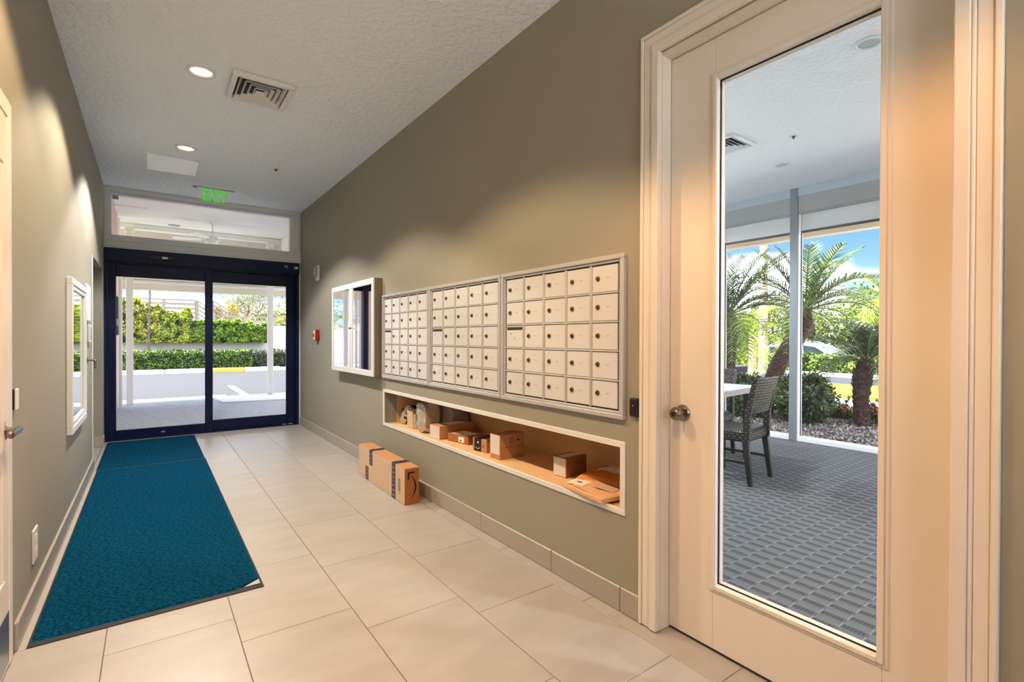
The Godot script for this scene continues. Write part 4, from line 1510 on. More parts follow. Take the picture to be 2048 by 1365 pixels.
func bush(called: String, label: String, category: String, at: Vector3, r: Vector3, count: int, ls: float, lo: Color, hi: Color) -> Node3D:
	var t := thing(called, label, category, at)
	var f := noise(1.0, 3, int(absf(at.x * 5 + at.z * 11)) + 2)
	var core := G.new()
	core.blob(Vector3(0, r.y * 0.9, 0), r * 0.80, f, 0.2, 14, 10, 0.0)
	obj("branches", core, M.hedge_core, t)
	var g := G.new()
	g.tinted = true
	for i in count:
		var d := Vector3(rng.randfn(), rng.randfn(), rng.randfn()).normalized()
		var o := f.get_noise_3dv(d * 2.0)
		var q := d * r * (0.84 + 0.30 * o + rng.randf_range(-0.10, 0.10)) + Vector3(0, r.y * 0.95, 0)
		if q.y < 0.01: q.y = rng.randf_range(0.01, 0.2) * r.y
		var dir := (d * 0.7 + Vector3(rng.randf_range(-1, 1), rng.randf_range(-0.7, 0.7), rng.randf_range(-1, 1))).normalized()
		g.tint = mixcol(lo, hi, clampf(rng.randf() * 0.9 + o * 0.4, 0, 1))
		leaf(g, q, dir, (d + Vector3(rng.randf_range(-0.7, 0.7), rng.randf_range(-0.2, 0.9), rng.randf_range(-0.7, 0.7))).normalized(), ls * rng.randf_range(0.7, 1.3), ls * 0.55)
	obj("foliage", g, M.leaf, t).set_meta("kind", "stuff")
	return t


func tree(label: String, at: Vector3, h: float, r: Vector3, count: int, ls: float, lo: Color, hi: Color, bark: Material, clumps := 9) -> Node3D:
	var t := thing("background_tree", label, "tree", at)
	var tr := G.new()
	tr.tube([Vector3(0, -0.1, 0), Vector3(0.05, h * 0.35, 0), Vector3(-0.04, h * 0.72, 0.05)], [0.16, 0.12, 0.07], 8)
	for k in 5:
		var a := TAU * k / 5.0
		tr.tube([Vector3(0, h * 0.45, 0), Vector3(cos(a) * r.x * 0.4, h * 0.68, sin(a) * r.z * 0.4), Vector3(cos(a) * r.x * 0.7, h * 0.86, sin(a) * r.z * 0.7)], [0.08, 0.05, 0.02], 6)
	obj("trunk", tr, bark, t)
	var g := G.new()
	g.tinted = true
	var cs := []
	for k in clumps:
		cs.append([Vector3(rng.randf_range(-0.75, 0.75) * r.x, h - r.y + rng.randf_range(-0.6, 0.75) * r.y, rng.randf_range(-0.75, 0.75) * r.z), rng.randf_range(0.35, 0.55)])
	for i in count:
		var c: Array = cs[i % clumps]
		var d := Vector3(rng.randfn(), rng.randfn(), rng.randfn()).normalized()
		var q: Vector3 = c[0] + d * r * c[1] * sqrt(rng.randf())
		g.tint = mixcol(lo, hi, rng.randf())
		leaf(g, q, (d + Vector3(rng.randf_range(-1, 1), rng.randf_range(-1, 0.4), rng.randf_range(-1, 1))).normalized(), (d + Vector3.UP * rng.randf()).normalized(), ls * rng.randf_range(0.7, 1.3), ls * 0.55)
	obj("crown", g, M.leaf, t).set_meta("kind", "stuff")
	return t


# one pinnate frond: grows along +x from the origin, rising and then drooping
func frond_mesh(l: float, droop: float, leaflet: float, pairs: int, lo: Color, hi: Color, bare := 0.14, vee := 0.5) -> ArrayMesh:
	var g := G.new()
	g.tinted = true
	var curve := func(k: float): return Vector3(l * (k - 0.10 * droop * k * k), l * (0.16 * k - 0.52 * droop * k * k * k), 0)
	var pts := []
	var rad := []
	for i in 9:
		pts.append(curve.call(i / 8.0))
		rad.append(lerpf(0.014, 0.003, i / 8.0) * l)
	g.tint = mixcol(lo, hi, 0.75)
	g.tube(pts, rad, 5)
	for i in pairs:
		var k := bare + (1.0 - bare) * (i + 0.5) / pairs
		var p: Vector3 = curve.call(k)
		var ahead: Vector3 = (curve.call(minf(k + 0.02, 1.02)) - curve.call(k - 0.02)).normalized()
		var up := Vector3(0, 0, 1).cross(ahead).normalized()
		var ll := leaflet * pow(sin(PI * clampf(0.14 + 0.82 * (k - bare) / (1 - bare), 0, 1)), 0.7)
		for s in [-1.0, 1.0]:
			var out: Vector3 = (Vector3(0, 0, s) * 0.80 + ahead * (0.55 + rng.randf() * 0.25) + up * (vee * rng.randf_range(0.2, 1.0))).normalized()
			g.tint = mixcol(lo, hi, rng.randf())
			var mid: Vector3 = p + out * ll * 0.55
			var tip: Vector3 = p + out * ll + Vector3(0, -0.22 * ll - 0.1 * ll * droop, 0)
			var wv: Vector3 = ahead * leaflet * 0.035
			var m: Vector3 = out.cross(ahead).normalized()
			if m.y < 0: m = -m
			g.tri(p - wv, p + wv, mid + wv, m, m, m)
			g.tri(p - wv, mid + wv, mid - wv, m, m, m)
			g.tri(mid - wv, mid + wv, tip, m, m, m)
	return g.mesh()


func palm(called: String, label: String, at: Vector3, trunk: Array, radii: Array, fronds: Array, meshes: Array, boots: int, bark: Material, frond_mat: Material) -> Node3D:
	var t := thing(called, label, "palm tree", at)
	var g := G.new()
	g.tube(trunk, radii, 14)
	var tk := obj("trunk", g, bark, t)
	if boots > 0:
		var b := G.new()
		for i in boots:
			var k := pow(rng.randf(), 0.6)
			var s := k * (trunk.size() - 1)
			var j := mini(int(s), trunk.size() - 2)
			var p: Vector3 = trunk[j].lerp(trunk[j + 1], s - j)
			var r: float = lerpf(radii[j], radii[j + 1], s - j)
			var ax: Vector3 = (trunk[j + 1] - trunk[j]).normalized()
			var w := rng.randf() * TAU
			var x := ax.cross(Vector3(0.3, 0.2, 1)).normalized()
			var o := x.rotated(ax, w)
			var side := ax.cross(o).normalized() * 0.020
			var base := p + o * r * 0.9
			var tip := base + o * (0.02 + 0.03 * rng.randf()) + ax * 0.055
			b.face(base - side, base + side, tip)
			b.face(base - side - ax * 0.03, base + side - ax * 0.03, tip)
			b.face(base - side, base - side - ax * 0.03, tip)
			b.face(base + side, base + side - ax * 0.03, tip)
		obj("leaf_bases", b, bark, tk).set_meta("kind", "stuff")
	var top: Vector3 = trunk[trunk.size() - 1]
	for i in fronds.size():
		var q: Array = fronds[i]        # azimuth, elevation, scale, mesh
		var o := put("frond", meshes[q[3]], frond_mat, t)
		o.transform = Transform3D(Basis(Vector3.UP, deg_to_rad(q[0])) * Basis(Vector3.BACK, deg_to_rad(q[1])) * Basis().scaled(Vector3.ONE * q[2]), top)
	return t


# ---------------------------------------------------------------- outside the entrance
func make_front() -> void:
	struct("ground", bx(P(-90, -1.2, -60), P(120, -0.75, 120)), M.lawn, "flat grass land far behind everything", "ground")
	struct("pavement", bx(P(-14, -0.4, -16), P(16, -0.03, -1.76)), M.white_conc, "pale concrete paving outside the near end of the lobby", "pavement")
	var pf := G.new()
	pf.span(P(-6, -0.3, 7.62), P(6.2, 0.0, 11.5))
	struct("floor_porch", pf, M.concrete, "grey concrete porch slab outside the sliding door", "porch")
	var k := G.new()
	k.span(P(-6, -0.3, 11.5), P(1.0, 0.004, 12.1), 0.01)
	struct("kerb", k, M.white_conc, "low white concrete kerb strip along the porch, left part", "kerb")
	k = G.new()
	k.T = Transform3D(Basis(Vector3.RIGHT, -PI / 2), Vector3.ZERO)
	k.prism(PackedVector2Array([Vector2(1.0, 11.5), Vector2(1.28, 11.45), Vector2(1.28, 12.1), Vector2(1.0, 12.1)]), -0.3, 0.01)
	k.prism(PackedVector2Array([Vector2(1.10, 10.55), Vector2(6.2, 10.1), Vector2(6.2, 11.65), Vector2(1.28, 11.65), Vector2(1.0, 11.5)]), -0.3, 0.03)
	struct("kerb", k, M.white_conc, "wide white concrete kerb apron under the right porch post", "kerb")
	struct("street", bx(P(-60, -0.6, 12.1), P(60, -0.02, 20.4)), M.asphalt, "grey asphalt car park beyond the porch", "car park")
	struct("street_markings", bx(P(1.60, -0.025, 12.1), P(1.73, -0.015, 14.55)), M.white_conc, "white painted parking bay line on the asphalt", "road marking")
	var kb := built("kerb", "pale kerb in front of the hedges across the car park", "kerb")
	var x := -8.0
	while x < 8.0:
		var yel := x > 1.4 and x < 2.6 or x > -0.6 and x < 0.6
		obj("kerb_stone", bx(P(x + 0.006, -0.3, 20.4), P(x + 1.194, 0.12 if x < 2.9 else 0.08, 20.66), 0.03), M.yellow_paint if yel and x > 1.4 else M.white_conc, kb)
		x += 1.2
	struct("planting_bed", bx(P(-10, -0.4, 20.66), P(12, 0.09, 24.5)), M.soil, "planting bed behind the far kerb", "planting bed")
	var lo := Color(0.10, 0.22, 0.06)
	var hi := Color(0.52, 0.64, 0.18)
	hedge("clipped_hedge", "long low clipped green hedge in sunlight across the car park", P(0.75, 0.08, 21.15), Vector3(4.6, 0.62, 0.7), 8000, 0.075, lo, hi, 0.06)
	hedge("clipped_hedge", "darker grey-green hedge at the right end of the low hedge", P(4.95, 0.06, 21.35), Vector3(3.6, 0.62, 0.7), 4500, 0.075, Color(0.13, 0.18, 0.12), Color(0.34, 0.38, 0.26), 0.06)
	# retaining wall and the creeper that hangs over it
	var rw := G.new()
	rw.span(P(-8, 0, 22.25), P(3.8, 1.55, 22.5), 0.01)
	rw.span(P(3.8, 0, 22.25), P(9, 1.68, 22.5), 0.01)
	struct("wall_garden", rw, M.stucco_white, "white rendered garden wall behind the low hedge", "wall")
	var cr := [["bright green creeper spilling over the right half of the white garden wall", 2.45, 2.6, 0.72, Color(0.14, 0.30, 0.05), Color(0.68, 0.78, 0.18), 6500], ["yellow-green creeper mound just left of the sliding door's middle stile", 0.70, 1.0, 1.08, Color(0.20, 0.34, 0.05), Color(0.88, 0.88, 0.24), 3800], ["tall yellow flowering creeper mound behind the leaning pole", -0.60, 1.7, 1.34, Color(0.24, 0.36, 0.06), Color(0.95, 0.86, 0.32), 5500]]
	for q in cr:
		var iv := hedge("creeper", q[0], P(q[1], 1.03, 21.96), Vector3(q[2], q[3] * 1.12, 0.36), q[6] * 2, 0.085, q[4], q[5], 0.20, 0.0, 0.24)
		iv.set_meta("category", "creeper")
	# utility pole
	var po := thing("utility_pole", "thin weathered wooden utility pole rising behind the low hedge", "pole", P(-0.06, 0.08, 21.72))
	var pg := G.new()
	pg.tube([Vector3(0, 0, 0), Vector3(0.14, 6.5, -0.1)], [0.040, 0.032], 10)
	obj("pole", pg, M.pole_wood, po)
	var wr := G.new()
	wr.tube([Vector3(0.12, 6.0, 0), Vector3(-2.5, 1.9, 1.5)], [0.006, 0.006], 5)
	obj("guy_wire", wr, M.steel, po)

	# timber ramp with railings
	var rp := thing("timber_ramp", "weathered grey timber ramp and stair railing behind the creeper", "ramp", P(0.5, 0.08, 24.0))
	var run := func(a: Vector3, b: Vector3, rails: int, top: float, post_gap: float):
		var ln := a.distance_to(b)
		var np := maxi(1, int(ln / post_gap))
		for i in np + 1:
			var p := a.lerp(b, i / float(np))
			obj("post", bx(Vector3(p.x - 0.05, 0, p.z - 0.05), Vector3(p.x + 0.05, p.y + top, p.z + 0.05), 0.006), M.old_wood, rp)
		for r in rails:
			var o := Vector3(0, top - 0.03 - (top - 0.12) * r / rails, 0.06)
			var g := G.new()
			var d := b - a
			var hgt := 0.10 if r > 0 else 0.06
			var p := [a + o, b + o, b + o + Vector3(0, hgt, 0), a + o + Vector3(0, hgt, 0)]
			var th := Vector3(0, 0, 0.04)
			g.quad(p[0], p[1], p[2], p[3], Vector3.BACK); g.quad(p[0] - th, p[1] - th, p[2] - th, p[3] - th, Vector3.FORWARD)
			g.quad(p[3], p[2], p[2] - th, p[3] - th, Vector3.UP); g.quad(p[0], p[1], p[1] - th, p[0] - th, Vector3.DOWN)
			obj("rail", g, M.old_wood, rp)
		var dk := G.new()
		var w := Vector3(0, 0, -1.2)
		var dn := Vector3(0, -0.16, 0)
		dk.quad(a, b, b + w, a + w, Vector3.UP); dk.quad(a + dn, b + dn, b, a, Vector3.BACK); dk.quad(a + dn, b + dn, b + w + dn, a + w + dn, Vector3.DOWN)
		obj("deck", dk, M.old_wood, rp)
	run.call(Vector3(-2.2, 1.62, 0), Vector3(1.02, 1.62, 0), 5, 1.0, 1.0)
	run.call(Vector3(1.06, 1.62, 0.05), Vector3(1.62, 1.15, 0.3), 5, 1.0, 0.7)
	run.call(Vector3(1.62, 1.65, -0.3), Vector3(2.75, 0.95, -0.3), 5, 1.0, 0.7)
	run.call(Vector3(1.7, 1.05, 0.1), Vector3(3.9, 1.05, 0.1), 4, 0.95, 0.75)

	# trees beyond
	tree("grey-green feathery tree behind the right end of the ramp", P(4.0, 0, 29), 4.0, Vector3(1.9, 1.3, 1.6), 8000, 0.085, Color(0.40, 0.42, 0.38), Color(0.68, 0.68, 0.62), M.pale_bark, 16)
	tree("small yellow-leaved tree above the ramp stair", P(2.75, 0, 26.5), 2.75, Vector3(0.7, 0.5, 0.6), 1500, 0.11, Color(0.50, 0.46, 0.10), Color(0.85, 0.76, 0.25), M.pole_wood, 9)
	tree("low dark green tree far behind the garden wall", P(8.0, 0, 34), 3.6, Vector3(3.5, 1.5, 2.0), 3000, 0.22, Color(0.18, 0.26, 0.14), Color(0.45, 0.50, 0.32), M.pole_wood, 12)
	tree("low green tree far left behind the creeper", P(-5.0, 0, 33), 3.2, Vector3(3.5, 1.4, 2.0), 2500, 0.22, Color(0.25, 0.34, 0.14), Color(0.60, 0.62, 0.30), M.pole_wood, 12)
	var ym := [frond_mesh(0.9, 0.9, 0.34, 20, Color(0.45, 0.50, 0.12), Color(0.80, 0.78, 0.30))]
	var fr := []
	for i in 14: fr.append([i * 77.0, [55.0, 25.0, -5.0][i % 3], rng.randf_range(0.8, 1.1), 0])
	palm("young_palm", "pale-trunked palm with yellow fronds seen right of the porch post", P(4.2, 0.0, 19.0), [Vector3(0, 0, 0), Vector3(0, 1.0, 0), Vector3(0.02, 1.95, 0)], [0.09, 0.08, 0.08], fr, ym, 0, M.pale_bark, M.frond)

	# porch roof, posts and what hangs there
	var pr := G.new()
	pr.span(P(-6, 3.30, 7.62), P(4.2, 3.45, 11.7))
	struct("ceiling_porch", pr, M.porch_white, "white porch ceiling seen through the transom", "ceiling")
	var eave := G.new()
	eave.T = Transform3D(Basis(Vector3.UP, PI / 2), Vector3.ZERO)     # drawn in (d, y), run along x
	eave.prism(PackedVector2Array([Vector2(11.55, 3.45), Vector2(11.55, 3.27), Vector2(12.28, 2.32), Vector2(12.30, 2.16), Vector2(12.42, 2.16), Vector2(12.42, 2.46)]), -6.0, 2.55)
	struct("roof_porch", eave, M.stucco, "sloping soffit and fascia at the front of the porch roof", "roof")
	var gt := G.new()
	gt.span(P(-6.0, 2.29, 12.295), P(2.54, 2.345, 12.24), 0.005)
	struct("trim_3", gt, M.trim_white, "white strip along the bottom of the porch soffit", "trim")
	var bm := G.new()
	bm.span(P(-0.60, 3.20, 11.45), P(2.4, 3.30, 11.60), 0.01)
	bm.span(P(2.25, 2.40, 7.62), P(2.45, 3.30, 12.0), 0.01)
	struct("beam_porch", bm, M.porch_white, "white painted beam under the porch ceiling", "beam")
	for q in [[-0.345, 11.34, "white square porch post at the left, near the building wall"], [2.0, 11.5, "white square porch post at the right, on the kerb apron"]]:
		var p := thing("porch_post", q[2], "post", P(q[0] + 0.045, 0, q[1]), 0.0, "white porch posts")
		obj("shaft", bx(Vector3(-0.048, 0, -0.048), Vector3(0.055, 3.199, 0.055), 0.006), M.stucco_white, p)
		obj("cap_trim", bx(Vector3(-0.07, 3.1, -0.07), Vector3(0.075, 3.2, 0.075), 0.01), M.stucco_white, p)
	# side wall of the building on the left, with its box and drainpipe
	var sw := G.new()
	sw.span(P(-0.62, 0.0, 7.62), P(-0.45, 3.3, 10.9))
	sw.span(P(-6, 0, 7.62), P(XL - 1.2, 3.3, 7.75))
	struct("wall_outside", sw, M.pink_stucco, "pale pink rendered building wall left of the porch", "wall")
	var lb := thing("wall_box", "dark grey box with a small white label on the pink outside wall", "wall box", P(-0.45, 1.25, 9.6))
	obj("housing", bx(Vector3(0, 0, -0.16), Vector3(0.07, 0.58, 0.16), 0.012), M.navy_light, lb)
	obj("label", bx(Vector3(0.05, 0.14, 0.158), Vector3(0.068, 0.24, 0.162), 0.001), M.print_white, lb)
	var dp := thing("drainpipe", "pale drainpipe with a bent top at the corner of the pink outside wall", "drainpipe", P(-0.42, 0, 10.98))
	var pg2 := G.new()
	pg2.tube([Vector3(0, 0, 0), Vector3(0, 1.7, 0), Vector3(0.0, 2.3, -0.03), Vector3(-0.03, 2.9, -0.12), Vector3(-0.03, 3.29, -0.12)], [0.036, 0.036, 0.036, 0.036, 0.036], 10)
	obj("pipe", pg2, M.stucco_white, dp)
	# ceiling fan
	var fan := thing("ceiling_fan", "white ceiling fan hanging from the porch ceiling, seen through the transom", "ceiling fan", P(0.92, 3.30, 10.5))
	var fg := G.new()
	fg.lathe([Vector2(0.012, -0.25), Vector2(0.012, -0.05), Vector2(0.05, -0.03), Vector2(0.075, 0)], 18)
	obj("down_rod", fg, M.porch_white, fan)
	fg = G.new()
	fg.lathe([Vector2(0, -0.40), Vector2(0.07, -0.39), Vector2(0.10, -0.34), Vector2(0.10, -0.29), Vector2(0.06, -0.25), Vector2(0.012, -0.24)], 22)
	obj("motor", fg, M.porch_white, fan)
	for i in 5:
		var b := G.new()
		b.T = Transform3D(Basis(Vector3.UP, TAU * i / 5.0 + 0.35) * Basis(Vector3.RIGHT, 0.2), Vector3(0, -0.315, 0))
		b.box(Vector3(0.14, 0, 0), Vector3(0.12, 0.006, 0.03), 0.002)
		b.prism_flat(0.18, 0.62, 0.060, 0.075)
		obj("blade", b, M.porch_white, fan)
	var pl := thing("downlight", "round recessed light in the porch ceiling left of the fan", "ceiling light", P(0.367, 3.30, 11.2))
	var rg := G.new()
	rg.lathe([Vector2(0, -0.006), Vector2(0.07, -0.006), Vector2(0.085, -0.012), Vector2(0.10, -0.006), Vector2(0.10, 0)], 24)
	obj("trim_ring", rg, M.faint, pl)
	tag(obj("access_panel", bx(P(-0.50, 3.285, 9.98), P(-0.02, 3.302, 10.42), 0.003), M.porch_white), "flat white access panel in the porch ceiling", "access panel")


# ---------------------------------------------------------------- garden outside the side room
func make_garden() -> void:
	var rf := G.new()
	rf.span(P(XW + 0.10, 3.0, -4), P(7.25, 3.16, 7.6))
	rf.span(P(7.15, 2.60, -4), P(7.30, 3.16, 7.6), 0.01)
	rf.span(P(XW + 0.10, 2.92, -4), P(7.2, 3.0, 7.6))
	struct("roof_eave", rf, M.fascia, "cream roof eave and fascia above the window wall", "eave")
	var uf := G.new()
	uf.span(P(XR - 2.4, 3.18, -4.0), P(6.9, 6.3, 7.3), 0.02)
	uf.span(P(XR - 2.7, 6.3, -4.3), P(7.2, 6.5, 7.6), 0.02)
	struct("wall_upper", uf, M.stucco, "upper storey of the building over the side room", "wall")
	struct("ground_bed", bx(P(XW + 0.14, -0.5, -5), P(9.6, -0.06, 9)), M.soil, "mulched planting bed under the window wall", "planting bed")
	# bark mulch: one heap of chips nobody could count
	var g := G.new()
	g.tinted = true
	for i in 22000:
		var p := P(rng.randf_range(6.45, 9.5), -0.055 + rng.randf() * 0.02, rng.randf_range(0.2, 5.4))
		var b := Basis(Vector3(rng.randfn(), rng.randfn(), rng.randfn()).normalized(), rng.randf() * TAU)
		var l := rng.randf_range(0.012, 0.034)
		var w := rng.randf_range(0.005, 0.012)
		g.tint = mixcol(Color(0.36, 0.33, 0.33), Color(0.78, 0.74, 0.72), pow(rng.randf(), 1.4))
		var a := b * Vector3(l, 0, 0); var s := b * Vector3(0, 0, w); var u := b * Vector3(0, 0.006, 0)
		g.quad(p - a - s + u, p + a - s + u, p + a + s + u, p - a + s + u)
		g.quad(p - a - s - u, p + a - s - u, p + a - s + u, p - a - s + u)
		g.quad(p - a + s - u, p + a + s - u, p + a + s + u, p - a + s + u)
	tag(obj("bark_mulch", g, M.chips), "grey-brown bark mulch spread under the windows", "mulch", "", "stuff")
	var sl := func(called: String, x0: float, y0: float, x1: float, y1: float, m: Material, label: String, cat: String):
		var q := G.new()
		q.T = Transform3D(Basis(), Vector3.ZERO)
		q.prism(PackedVector2Array([Vector2(x0, y0), Vector2(x1, y1), Vector2(x1, y1 - 0.4), Vector2(x0, y0 - 0.4)]), -60.0, 40.0)
		struct(called, q, m, label, cat)
	sl.call("pavement", 9.5, -0.09, 13.1, -0.16, M.white_conc, "white concrete walk beyond the mulch bed", "pavement")
	sl.call("lawn", 13.1, -0.13, 17.7, -0.19, M.lawn, "sunlit yellow strip of lawn beyond the walk", "lawn")
	sl.call("road", 17.7, -0.22, 22.3, -0.30, M.asphalt, "pale asphalt road beyond the lawn strip", "road")
	sl.call("kerb", 22.3, -0.16, 22.7, -0.16, M.white_conc, "white kerb on the far side of the road", "kerb")
	sl.call("lawn", 22.7, -0.20, 24.6, -0.20, M.soil, "planting bed under the roadside hedge", "planting bed")
	sl.call("road", 24.6, -0.65, 31.0, -0.65, M.asphalt, "second road beyond the roadside hedge", "road")
	sl.call("lawn", 31.0, -0.55, 58.0, -0.55, M.lawn, "wide sunlit yellow lawn in the far distance", "lawn")

	var lo := Color(0.12, 0.25, 0.06)
	var hi := Color(0.62, 0.70, 0.16)
	hedge("roadside_hedge", "long green hedge along the road in front of the white car", P(23.5, -0.2, 9.5), Vector3(13.0, 0.70, 1.1), 9000, 0.12, lo, hi, 0.12, -PI / 2)
	hedge("roadside_hedge", "far part of the green roadside hedge behind the tall pale palm trunk", P(23.4, -0.2, 19.0), Vector3(6.0, 0.75, 1.1), 4000, 0.12, lo, hi, 0.12, -PI / 2)
	bush("rounded_shrub", "large rounded green shrub just outside the window mullion", "shrub", P(8.05, -0.05, 3.55), Vector3(0.46, 0.40, 0.42), 4200, 0.060, Color(0.09, 0.18, 0.08), Color(0.40, 0.52, 0.26))
	bush("rounded_shrub", "second rounded shrub behind the woven chair, beyond the mullion", "shrub", P(7.95, -0.05, 4.35), Vector3(0.46, 0.36, 0.48), 3800, 0.060, Color(0.08, 0.16, 0.07), Color(0.38, 0.48, 0.24))
	bush("broadleaf_shrub", "low broadleaf shrub with reddish leaves behind the table", "shrub", P(8.6, -0.05, 5.15), Vector3(0.55, 0.36, 0.6), 2600, 0.085, Color(0.20, 0.30, 0.10), Color(0.62, 0.55, 0.30))
	# flowering plants
	var spots := [[9.0, 3.42, "orange-flowered plant left of the small palm trunk"], [8.85, 2.62, "orange-flowered plant right of the small palm trunk"], [9.25, 3.05, "orange-flowered plant behind the small palm trunk"]]
	for q in spots:
		var t := bush("flowering_plant", q[2], "flowers", P(q[0], -0.05, q[1]), Vector3(0.24, 0.11, 0.22), 700, 0.05, Color(0.14, 0.26, 0.08), Color(0.45, 0.55, 0.18))
		t.set_meta("group", "orange-flowered plants in the mulch bed")
		var f := G.new()
		f.tinted = true
		for i in 160:
			var d := Vector3(rng.randfn(), absf(rng.randfn()) + 0.3, rng.randfn()).normalized()
			f.tint = mixcol(Color(0.90, 0.36, 0.16), Color(0.98, 0.58, 0.36), rng.randf())
			leaf(f, d * Vector3(0.26, 0.13, 0.24) + Vector3(0, 0.10, 0), Vector3(rng.randfn(), 0.2, rng.randfn()).normalized(), d, 0.04, 0.03)
		obj("blossoms", f, M.leaf, t).set_meta("kind", "stuff")
		var s := G.new()
		s.tinted = true
		for i in 9:
			var a := rng.randf() * TAU
			var e := Vector3(cos(a), 0, sin(a))
			var top := e * 0.14 + Vector3(0, 0.24 + 0.12 * rng.randf(), 0)
			s.tint = mixcol(Color(0.25, 0.35, 0.10), Color(0.55, 0.62, 0.22), rng.randf())
			s.tube([Vector3(0, 0.02, 0), top * 0.6, top], [0.006, 0.005, 0.003], 5)
			for j in 6: leaf(s, top * (0.6 + 0.08 * j), Vector3(rng.randfn(), 0.5, rng.randfn()).normalized(), Vector3.UP, 0.10, 0.045)
		obj("stems", s, M.leaf, t).set_meta("kind", "stuff")

	# palms
	var dlo := Color(0.09, 0.16, 0.07)
	var dhi := Color(0.36, 0.47, 0.20)
	var fm := [frond_mesh(1.15, 0.75, 0.32, 26, dlo, dhi), frond_mesh(1.2, 0.35, 0.30, 26, dlo, dhi), frond_mesh(1.05, 1.25, 0.30, 26, Color(0.14, 0.25, 0.08), Color(0.56, 0.64, 0.24))]
	var fr := []
	for i in 19:
		var e: float = [72, 52, 34, 16, -4, -22][i % 6]
		fr.append([i * 137.5, e + rng.randf_range(-6, 6), rng.randf_range(0.85, 1.15), 1 if e > 45 else (0 if e > 0 else 2)])
	for q in [[-36, 62], [-20, 45], [-50, 38], [-30, 22], [-60, 52], [-10, 28], [-45, 8], [140, 40], [120, 55]]: fr.append([q[0], q[1], 1.2, 1 if q[1] > 40 else 0])
	palm("leaning_palm", "leaning dark-trunked palm crossing behind the window mullion", P(9.0, -0.05, 4.60), [Vector3(-0.02, 0, -0.02), Vector3(0.02, 0.42, 0.04), Vector3(0.18, 0.86, 0.14), Vector3(0.40, 1.24, 0.28), Vector3(0.52, 1.52, 0.37), Vector3(0.57, 1.80, 0.40)], [0.13, 0.125, 0.14, 0.155, 0.17, 0.10], fr, fm, 420, M.bark, M.frond)
	fr = []
	for i in 18:
		var e: float = [70, 50, 30, 14, -6, -24][i % 6]
		fr.append([i * 137.5 + 40, e + rng.randf_range(-6, 6), rng.randf_range(0.85, 1.15), 1 if e > 45 else (0 if e > 0 else 2)])
	for q in [[-40, 60], [-25, 42], [-60, 50], [-36, 25], [-10, 35]]: fr.append([q[0], q[1], 1.2, 1 if q[1] > 40 else 0])
	palm("bushy_palm", "upright dark-trunked palm at the left edge of the window view", P(8.42, -0.05, 5.02), [Vector3(0.02, 0, 0), Vector3(0, 0.6, 0), Vector3(-0.02, 1.15, 0.02), Vector3(-0.02, 1.45, 0.02), Vector3(-0.02, 1.70, 0.02)], [0.115, 0.12, 0.15, 0.175, 0.10], fr, fm, 420, M.bark, M.frond)
	fr = []
	for i in 17:
		var e: float = [66, 44, 22, 2, -16][i % 5]
		fr.append([i * 137.5 + 100, e + rng.randf_range(-8, 8), rng.randf_range(0.65, 0.85), 0 if e > 10 else 2])
	for q in [[205, 40], [185, 22], [225, 15], [170, 5], [240, 48], [155, 30]]: fr.append([q[0], q[1], 0.95, 0])
	palm("small_palm", "small thick-trunked palm in the mulch right of the mullion", P(8.5, -0.05, 2.94), [Vector3(-0.02, 0, 0.02), Vector3(0.02, 0.38, -0.02), Vector3(0.14, 0.72, -0.04), Vector3(0.30, 0.93, -0.05)], [0.110, 0.098, 0.125, 0.075], fr, fm, 420, M.bark, M.frond)
	# tall royal palm: only its trunk is in view, the crown stands above the eave
	var big := [frond_mesh(3.0, 0.8, 0.7, 36, Color(0.22, 0.34, 0.08), Color(0.66, 0.72, 0.22))]
	fr = []
	for i in 14: fr.append([i * 137.5, [60, 25, -5][i % 3], 1.0, 0])
	palm("royal_palm", "tall straight pale trunk of a royal palm left of the mullion", P(21.58, -0.3, 11.19), [Vector3(0, 0, 0), Vector3(0.0, 1.2, 0), Vector3(0, 4.0, 0), Vector3(0, 8.0, 0), Vector3(0, 8.8, 0)], [0.21, 0.185, 0.165, 0.15, 0.08], fr, big, 0, M.pale_bark, M.frond)
	# sunlit palms further back
	var sun := [frond_mesh(1.6, 1.0, 0.45, 30, Color(0.28, 0.40, 0.08), Color(0.64, 0.72, 0.22)), frond_mesh(1.5, 1.4, 0.42, 28, Color(0.34, 0.44, 0.08), Color(0.70, 0.74, 0.22))]
	for q in [[17.2, 9.3, 1.75, "sunlit drooping palm in front of the tall pale trunk"], [25.5, 16.5, 2.6, "distant pale-trunked palm at the left of the far lawn"], [28.5, 17.0, 2.7, "distant pale-trunked palm second on the far lawn"], [30.0, 13.2, 3.0, "distant pale-trunked palm on the far lawn close to the leaning palm"], [22.5, 7.0, 3.2, "tall bright palm behind the small palm's fronds"]]:
		fr = []
		for i in 15: fr.append([i * 137.5 + q[0] * 20, [58, 28, 0, -25][i % 4] + rng.randf_range(-6, 6), rng.randf_range(0.8, 1.1), 0 if i % 4 < 2 else 1])
		var h: float = q[2]
		palm("distant_palm", q[3], P(q[0], -0.4, q[1]), [Vector3(0, 0, 0), Vector3(0.03, h * 0.5, 0), Vector3(0, h, 0)], [0.17, 0.14, 0.12], fr, sun, 0, M.pale_bark, M.frond)
	# trees that close the view
	var tl := ["broad dark green tree closing the far left of the window view", "broad green tree behind the far lawn", "yellow-green tree behind the distant palms", "dense green tree behind the white car", "bright green tree right of the white car", "dark tree at the far right of the window view", "green tree between the distant palms", "tall green tree behind the small palm"]
	var pos := [[52, 38], [54, 31], [50, 25], [46, 19], [42, 12.5], [38, 7.5], [56, 34.5], [41, 9.8]]
